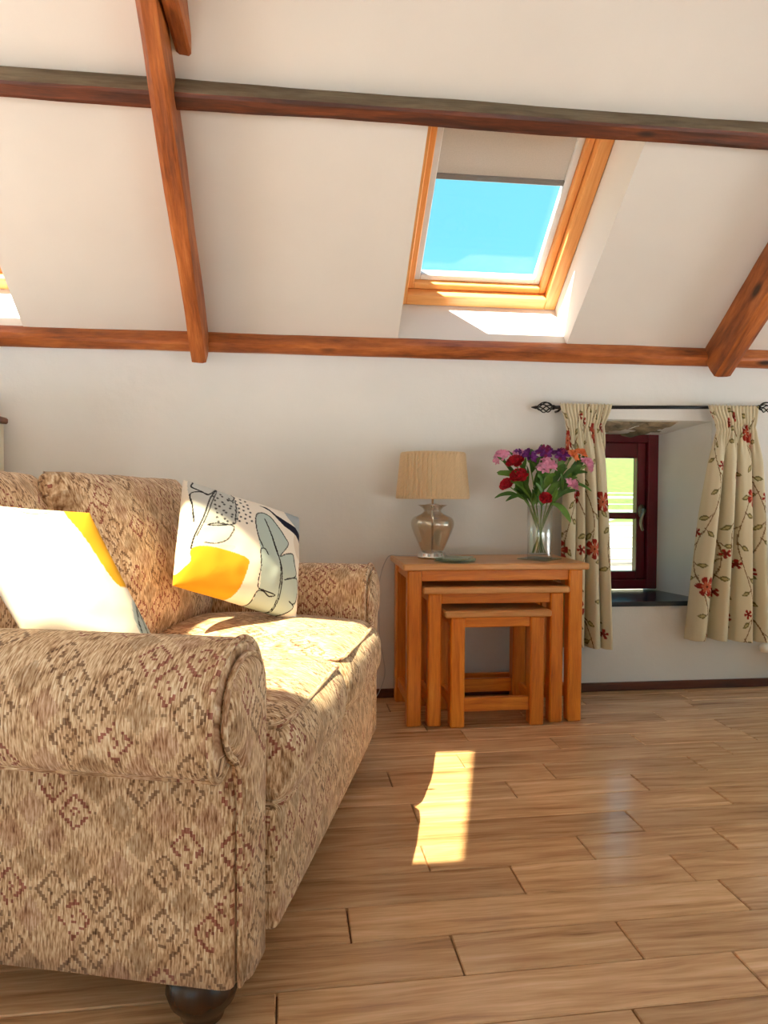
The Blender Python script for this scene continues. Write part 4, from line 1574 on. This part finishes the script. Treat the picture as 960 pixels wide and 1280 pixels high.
def flower(name, label, cat, kind, mat, pos, size, seed, leaves=(), tilt=0.6, mat2=None):
    e = tag(empty(name, (VX, VY, VZ + 0.018)), label, cat)
    o = Vector(e.location)
    rnd = random.Random(seed)
    tip = Vector(pos)
    dx = tip - Vector((VX, VY, VZ + 0.2))
    base = o + Vector((-dx.x * 0.16, -dx.y * 0.16, 0.002)) + Vector((rnd.uniform(-0.012, 0.012), rnd.uniform(-0.012, 0.012), 0))
    mid = Vector((VX, VY, VZ + 0.185)) + Vector((max(-0.038, min(0.038, dx.x * 0.26)), max(-0.034, min(0.034, dx.y * 0.26)), 0))
    q = (mid + tip) / 2 + Vector((0, 0, 0.012))
    sp = [p - o for p in catmull([base, mid, q, tip], 6)]
    tube('stem', sp, [0.0022] * len(sp), M_STEM, e, 6)
    d = (tip - q).normalized()
    d = (d * 0.55 + Vector((dx.x * 2.0, -0.55, 0.55)) * tilt).normalized()
    R = d.to_track_quat('Z', 'X').to_matrix().to_4x4()
    size *= 1.42 if kind == 'carnation' else 1.48
    V, F = bloom_mesh(kind, size, seed)
    T = Matrix.Translation(tip - o - d * size * 0.15) @ R
    nf = len(F)
    fm = None
    mats = mat
    if mat2 is not None:
        mats = [mat, mat2]
        fm = [1 if (i // 16) % 3 == 0 else 0 for i in range(nf)]
    mk('bloom', [T @ v for v in V], F, mats, e, None, True, fm)
    tube('calyx', [tip - o - d * size * 0.55, tip - o - d * size * 0.3, tip - o], [0.003, size * 0.2, size * 0.16], M_STEM, e, 8)
    for i, (t, out, ln, wd_, m) in enumerate(leaves):
        k = min(len(sp) - 1, int(t * (len(sp) - 1)))
        a = sp[k]
        o2 = Vector(out)
        lance_leaf('leaf', [a, a + o2 * ln * 0.4 + Vector((0, 0, ln * 0.14)), a + o2 * ln * 0.75 + Vector((0, 0, ln * 0.10)), a + o2 * ln], wd_ * 1.35, m, e)
    for k in range(3):
        a = sp[int(len(sp) * (0.42 + 0.16 * k))]
        az = rnd.uniform(0, 6.28)
        o2 = (Vector((math.cos(az) * 0.5 + dx.x * 2.5, math.sin(az) * 0.35 - 0.25, 0.75))).normalized()
        ln = rnd.uniform(0.07, 0.11)
        lance_leaf('leaf', [a, a + o2 * ln * 0.5 + Vector((0, 0, 0.01)), a + o2 * ln], rnd.uniform(0.014, 0.024), L1 if rnd.random() < 0.7 else L2, e)
    return e


L1, L2 = M_LEAF, M_LEAFL
YB = 2.63
flower('red_carnation', 'red carnation topmost of the reds, beside pale pink petals', 'flower', 'carnation', M_RED, (0.822, YB - 0.01, 0.966), 0.026, 1,
       [(0.72, (-0.95, -0.1, 0.30), 0.115, 0.020, L2), (0.6, (-0.3, -0.2, 0.9), 0.11, 0.018, L1)])
flower('red_carnation', 'large red carnation facing outwards just below the topmost red one', 'flower', 'carnation', M_RED, (0.829, YB - 0.035, 0.912), 0.027, 2,
       [(0.55, (-0.75, -0.3, 0.55), 0.12, 0.022, L2)], 0.8)
flower('red_carnation', 'red carnation seen side-on at the drooping edge of the bouquet', 'flower', 'carnation', M_RED, (0.788, YB - 0.02, 0.880), 0.022, 3,
       [(0.66, (-0.95, -0.1, -0.05), 0.115, 0.010, L1), (0.55, (-0.98, -0.15, 0.12), 0.12, 0.009, L1)], 0.9)
flower('red_carnation', 'small red carnation hanging over the rim of the vase', 'flower', 'carnation', M_RED, (0.920, YB - 0.075, 0.830), 0.019, 4, [], 0.9)
flower('purple_alstroemeria', 'violet alstroemeria head next to the red carnations', 'flower', 'alstro', M_PURP, (0.879, YB, 0.985), 0.024, 5,
       [(0.8, (-0.15, -0.3, 0.9), 0.10, 0.02, L1), (0.55, (0.1, -0.5, 0.75), 0.13, 0.024, L1)])
flower('purple_alstroemeria', 'magenta and violet alstroemeria head at the crown of the bouquet', 'flower', 'alstro', M_PURP, (0.940, YB - 0.01, 1.000), 0.024, 6,
       [(0.55, (-0.2, -0.4, 0.9), 0.14, 0.026, L1), (0.7, (0.2, -0.5, 0.75), 0.10, 0.022, L2)], 0.5, M_MAG)
flower('purple_alstroemeria', 'violet alstroemeria head next to the orange blooms', 'flower', 'alstro', M_PURP, (1.005, YB, 0.990), 0.024, 7,
       [(0.6, (0.35, -0.4, 0.8), 0.12, 0.022, L1), (0.5, (0.75, -0.3, 0.5), 0.13, 0.018, L1)], 0.6, M_MAG)
flower('orange_alstroemeria', 'orange alstroemeria head between violet and pink blooms', 'flower', 'alstro', M_ORAN, (1.052, YB + 0.01, 0.990), 0.020, 8,
       [(0.62, (0.7, -0.3, 0.6), 0.12, 0.016, L1)])
flower('orange_alstroemeria', 'small orange alstroemeria head at the outer edge beside the curtain', 'flower', 'alstro', M_ORAN, (1.090, YB + 0.015, 1.000), 0.018, 9,
       [(0.7, (0.9, -0.3, 0.3), 0.09, 0.012, L1)])
flower('pink_alstroemeria', 'pale pink alstroemeria head nearest the curtain under the orange bloom', 'flower', 'alstro', M_PINK, (1.106, YB, 0.958), 0.022, 10,
       [(0.7, (0.85, -0.3, -0.25), 0.10, 0.010, L1)])
flower('pink_alstroemeria', 'large pale pink alstroemeria in the middle of the bouquet', 'flower', 'alstro', M_PINK, (0.936, YB - 0.04, 0.948), 0.026, 11,
       [(0.5, (-0.4, -0.6, 0.65), 0.12, 0.024, L1), (0.65, (0.3, -0.6, 0.6), 0.09, 0.022, L2)], 0.7)
flower('pink_alstroemeria', 'pale pink alstroemeria behind the topmost red carnation', 'flower', 'alstro', M_PINK, (0.780, YB + 0.02, 0.984), 0.023, 12,
       [(0.7, (-0.9, -0.1, 0.35), 0.09, 0.014, L2)])
flower('pink_alstroemeria', 'salmon pink alstroemeria low on the side facing the curtain', 'flower', 'alstro', M_PINK, (1.038, YB - 0.02, 0.876), 0.022, 13,
       [(0.5, (0.75, -0.4, 0.35), 0.11, 0.012, L1), (0.45, (0.55, -0.35, -0.65), 0.11, 0.022, L2)], 0.9)
flower('pink_alstroemeria', 'mauve pink alstroemeria between violet head and red carnations', 'flower', 'alstro', M_PINK, (0.845, YB + 0.02, 0.992), 0.02, 14,
       [(0.45, (-0.85, -0.35, -0.05), 0.14, 0.012, L1), (0.4, (-0.7, -0.4, 0.5), 0.13, 0.026, L1)], 0.5, M_PURP)


# ------------------------------------------------------------------ curtains
def curtain_cloth(seed):
    """flat drawing of the embroidered cloth, metres, y downwards"""
    c = Canvas(0, 0, 0.62, 1.06, 0.0016, (212, 202, 174))
    r = random.Random(seed)
    OL, BRN, RU, RU2 = (112, 104, 62), (118, 88, 56), (150, 42, 34), (196, 104, 76)
    for k in range(5):
        x0 = 0.05 + 0.125 * k + r.uniform(-0.01, 0.01)
        ph = r.uniform(0, 6)
        pts = []
        for i in range(30):
            y = -0.02 + 1.1 * i / 29
            pts.append((x0 + 0.042 * math.sin(y * 11 + ph), y))
        c.smooth(pts, 0.0042, BRN, 4)
        y = r.uniform(0.0, 0.05)
        sd = 1
        while y < 1.05:
            x = x0 + 0.042 * math.sin(y * 11 + ph)
            a = (0.5 if sd > 0 else math.pi - 0.5) + r.uniform(-0.5, 0.5)
            c.leaf(x + 0.012 * sd, y, a, 0.040, 0.021, OL)
            c.leaf(x + 0.012 * sd + 0.007 * math.cos(a), y + 0.007 * math.sin(a), a, 0.026, 0.009, (178, 164, 116))
            c.line([(x, y - 0.012), (x + 0.012 * sd, y)], 0.004, BRN)
            sd = -sd
            y += r.uniform(0.055, 0.085)
        y = r.uniform(0.02, 0.16)
        while y < 1.03:
            x = x0 + 0.042 * math.sin(y * 11 + ph) + 0.025 * r.choice((-1, 1))
            big = r.random() < 0.38
            c.flower(x, y, 0.043 if big else 0.021, RU, RU2 if big else (120, 30, 28), r.uniform(0, 6), 6 if big else 5)
            y += r.uniform(0.20, 0.34)
    return c


def curtain(name, label, cloth, top, mid, bot, zt, zb, nf, seed, flip=1):
    """top/mid/bot = (x left, x right) at rod, heading bottom and hem; gathers into folds"""
    nu, nv = 230, 300
    fab = 0.60
    rnd = random.Random(seed)
    ph = [rnd.uniform(-0.5, 0.5) for _ in range(8)]
    V, U, C = [], [], []
    hd = 0.105
    H = zt - zb
    Y0 = 2.792
    for j in range(nv + 1):
        v = j / nv
        y = v * H
        fh = min(1, y / hd)
        k = max(0, min(1, (y - hd) / (H - hd)))
        if y < hd:
            s = fh * fh * (3 - 2 * fh)
            xl, xr = top[0] + (mid[0] - top[0]) * s, top[1] + (mid[1] - top[1]) * s
        else:
            s = k ** 0.75
            xl, xr = mid[0] + (bot[0] - mid[0]) * s, mid[1] + (bot[1] - mid[1]) * s
        for i in range(nu + 1):
            u = i / nu
            # soft deep folds below, tight pencil pleats above
            w = u + 0.022 * math.sin(2 * math.pi * (u * 2 + ph[0])) * (0.4 + 0.6 * k)
            fold = math.sin(2 * math.pi * (nf * w + ph[1] + 0.10 * k * math.sin(6 * u + ph[2])))
            fold = math.copysign(abs(fold) ** 0.6, fold)
            fold2 = math.sin(2 * math.pi * (nf * 2.3 * w + ph[3]))
            amp = 0.010 + 0.024 * min(1, k * 2.5) + 0.006 * k
            pleat = math.sin(2 * math.pi * 14 * u + ph[4]) * 0.006
            m = max(0, min(1, (y - hd * 0.75) / (hd * 1.6)))
            m = m * m * (3 - 2 * m)
            dy = pleat * (1 - m) + (amp * fold + 0.004 * fold2) * m
            pinch = 0.006 * math.exp(-((y - hd * 0.86) / 0.012) ** 2)
            dx = 0.008 * m * math.cos(2 * math.pi * (nf * w + ph[1]))
            frill = 0.003 * math.sin(2 * math.pi * 14 * u + 1.2) * (1 - fh)
            x = xl + (xr - xl) * u + dx
            z = zt - y + frill + (0.006 * math.sin(u * 5 + ph[5]) * k)
            V.append((x, Y0 + dy + pinch - 0.008 * m + 0.01 * (1 - fh) * 0.0, z))
            U.append((u * fab, -y))
    V0 = np.array(V)
    UU = np.array(U)
    cols = cloth.sample(UU[:, 0], -UU[:, 1])
    F = []
    c = nu + 1
    for j in range(nv):
        for i in range(nu):
            a = j * c + i
            F.append((a, a + c, a + c + 1, a + 1))
    # the heading ring for the centre of origin
    org = Vector(((top[0] + top[1]) / 2, Y0, zb))
    o = mk(name, [Vector(p) - org for p in V], F, M_CURT, None, U, True, None, cols)
    o.location = org
    md = o.modifiers.new('thickness', 'SOLIDIFY')
    md.thickness = 0.0022
    md.offset = 1.0
    return tag(o, label, 'curtain')


curtain('curtain', 'beige floral embroidered curtain hanging behind the oak tables and bouquet', curtain_cloth(5), (1.064, 1.285), (1.092, 1.255), (1.086, 1.305), 1.219, 0.212, 4.0, 2)
curtain('curtain', 'beige floral embroidered curtain flaring over the white window recess', curtain_cloth(12), (1.713, 1.938), (1.752, 1.930), (1.640, 1.966), 1.225, 0.228, 3.6, 5)


def curtain_rod():
    z0, z1 = 1.203, 1.2225
    e = tag(empty('curtain_rod', (1.5, 2.815, (z0 + z1) / 2)), 'black iron curtain rod with twisted cage finials', 'curtain rod')
    o = Vector(e.location)

    def rp(x):
        return Vector((x, 2.815, z0 + (z1 - z0) * (x - 1.0) / 1.0)) - o
    tube('rod', [rp(1.045), rp(1.955)], 0.0075, M_IRON, e, 14)
    for s, x0, L in ((-1, 1.047, 0.098), (1, 1.953, 0.098)):
        f = tube('finial', [rp(x0), rp(x0 + s * 0.008)], 0.0105, M_IRON, e, 14)
        for k in range(6):
            pts = []
            for i in range(17):
                t = i / 16
                r = 0.0035 + 0.0185 * math.sin(math.pi * t ** 0.85) ** 0.9
                a = 2 * math.pi * k / 6 + s * 2.4 * t
                pts.append(rp(x0 + s * (0.008 + 0.066 * t)) + Vector((0, r * math.cos(a), r * math.sin(a))))
            tube('cage_wire', pts, 0.0026, M_IRON, f, 6)
        tube('finial_tip', [rp(x0 + s * 0.072), rp(x0 + s * 0.078), rp(x0 + s * 0.098)], [0.006, 0.0075, 0.002], M_IRON, f, 12)
    for x in (1.075, 1.925):
        p = rp(x)
        tube('bracket', [p + Vector((0, 0.0, -0.004)), p + Vector((0, 0.03, -0.012)), p + Vector((0, D - 2.815 + 0.002, -0.012))], 0.005, M_IRON, e, 8)
    return e


curtain_rod()


# ------------------------------------------------------------------ things at the edges of the room
def cabinet():
    X0, X1, Y0, Y1, H = -1.86, -1.118, 2.46, 2.85, 1.102
    e = tag(empty('cabinet', ((X0 + X1) / 2, Y0, 0)), 'cream painted cabinet with brown wooden top against the wall', 'cabinet')
    o = e.location

    def bx(nm, x0, x1, y0, y1, z0, z1, m, par=e, ch=0.003):
        return box(nm, (x0 - o.x, y0 - o.y, z0), (x1 - o.x, y1 - o.y, z1), m, par, ch)
    bx('body', X0, X1, Y0 + 0.02, Y1, 0.06, H - 0.001, M_CREAM)
    bx('plinth', X0 + 0.02, X1 - 0.02, Y0 + 0.04, Y1 - 0.01, 0, 0.061, M_CREAM)
    bx('top', X0 - 0.012, X1 + 0.012, Y0 - 0.005, Y1 + 0.012, H, H + 0.024, M_CABTOP, ch=0.006)
    for a, b in ((X0 + 0.015, o.x - 0.004), (o.x + 0.004, X1 - 0.015)):
        d = bx('door', a, b, Y0, Y0 + 0.021, 0.08, H - 0.02, M_CREAM)
        kx = b - 0.03 if b < o.x else a + 0.03
        lathe('knob', [(0, 0), (0.006, 0), (0.006, 0.012), (0.014, 0.018), (0.013, 0.028), (0, 0.03)], M_PEWTER, d, 16, (kx - o.x, Y0 - o.y, 0.62), M=Matrix.Rotation(math.radians(90), 4, 'X'))


cabinet()


def radiator():
    X0, X1, Y = 2.09, 2.69, D - 0.07
    e = tag(empty('radiator', ((X0 + X1) / 2, Y, 0)), 'white radiator with its white valve beside the curtain', 'radiator')
    cx = (X0 + X1) / 2
    for k in range(9):
        x = X0 - cx + (X1 - X0) * (k + 0.5) / 9
        box('panel_fin', (x - 0.028, -0.03, 0.12), (x + 0.028, 0.03, 0.62), M_WHITE, e, 0.012)
    for z in (0.15, 0.59):
        tube('header_pipe', [(X0 - cx - 0.01, 0, z), (X1 - cx + 0.01, 0, z)], 0.016, M_WHITE, e, 12)
    for x in (-0.24, 0.24):
        box('bracket', (x - 0.015, 0.02, 0.5), (x + 0.015, 0.075, 0.54), M_WHITE, e)
    R = Matrix.Rotation(math.radians(-90), 4, 'Y')
    v = lathe('valve', [(0, 0), (0.010, 0), (0.012, 0.012), (0.012, 0.030), (0.0, 0.030)], M_CHROME, e, 16, (X0 - cx - 0.01, 0, 0.185), M=R)
    lathe('valve_head', [(0, 0.028), (0.014, 0.028), (0.017, 0.034), (0.019, 0.06), (0.020, 0.085), (0.017, 0.096), (0.008, 0.101), (0, 0.102)], M_WHITE, v, 24, (X0 - cx - 0.01, 0, 0.185), M=R)
    tube('supply_pipe', [(X0 - cx - 0.025, 0, 0.0), (X0 - cx - 0.025, 0, 0.19)], 0.0075, M_CHROME, v, 10)


radiator()
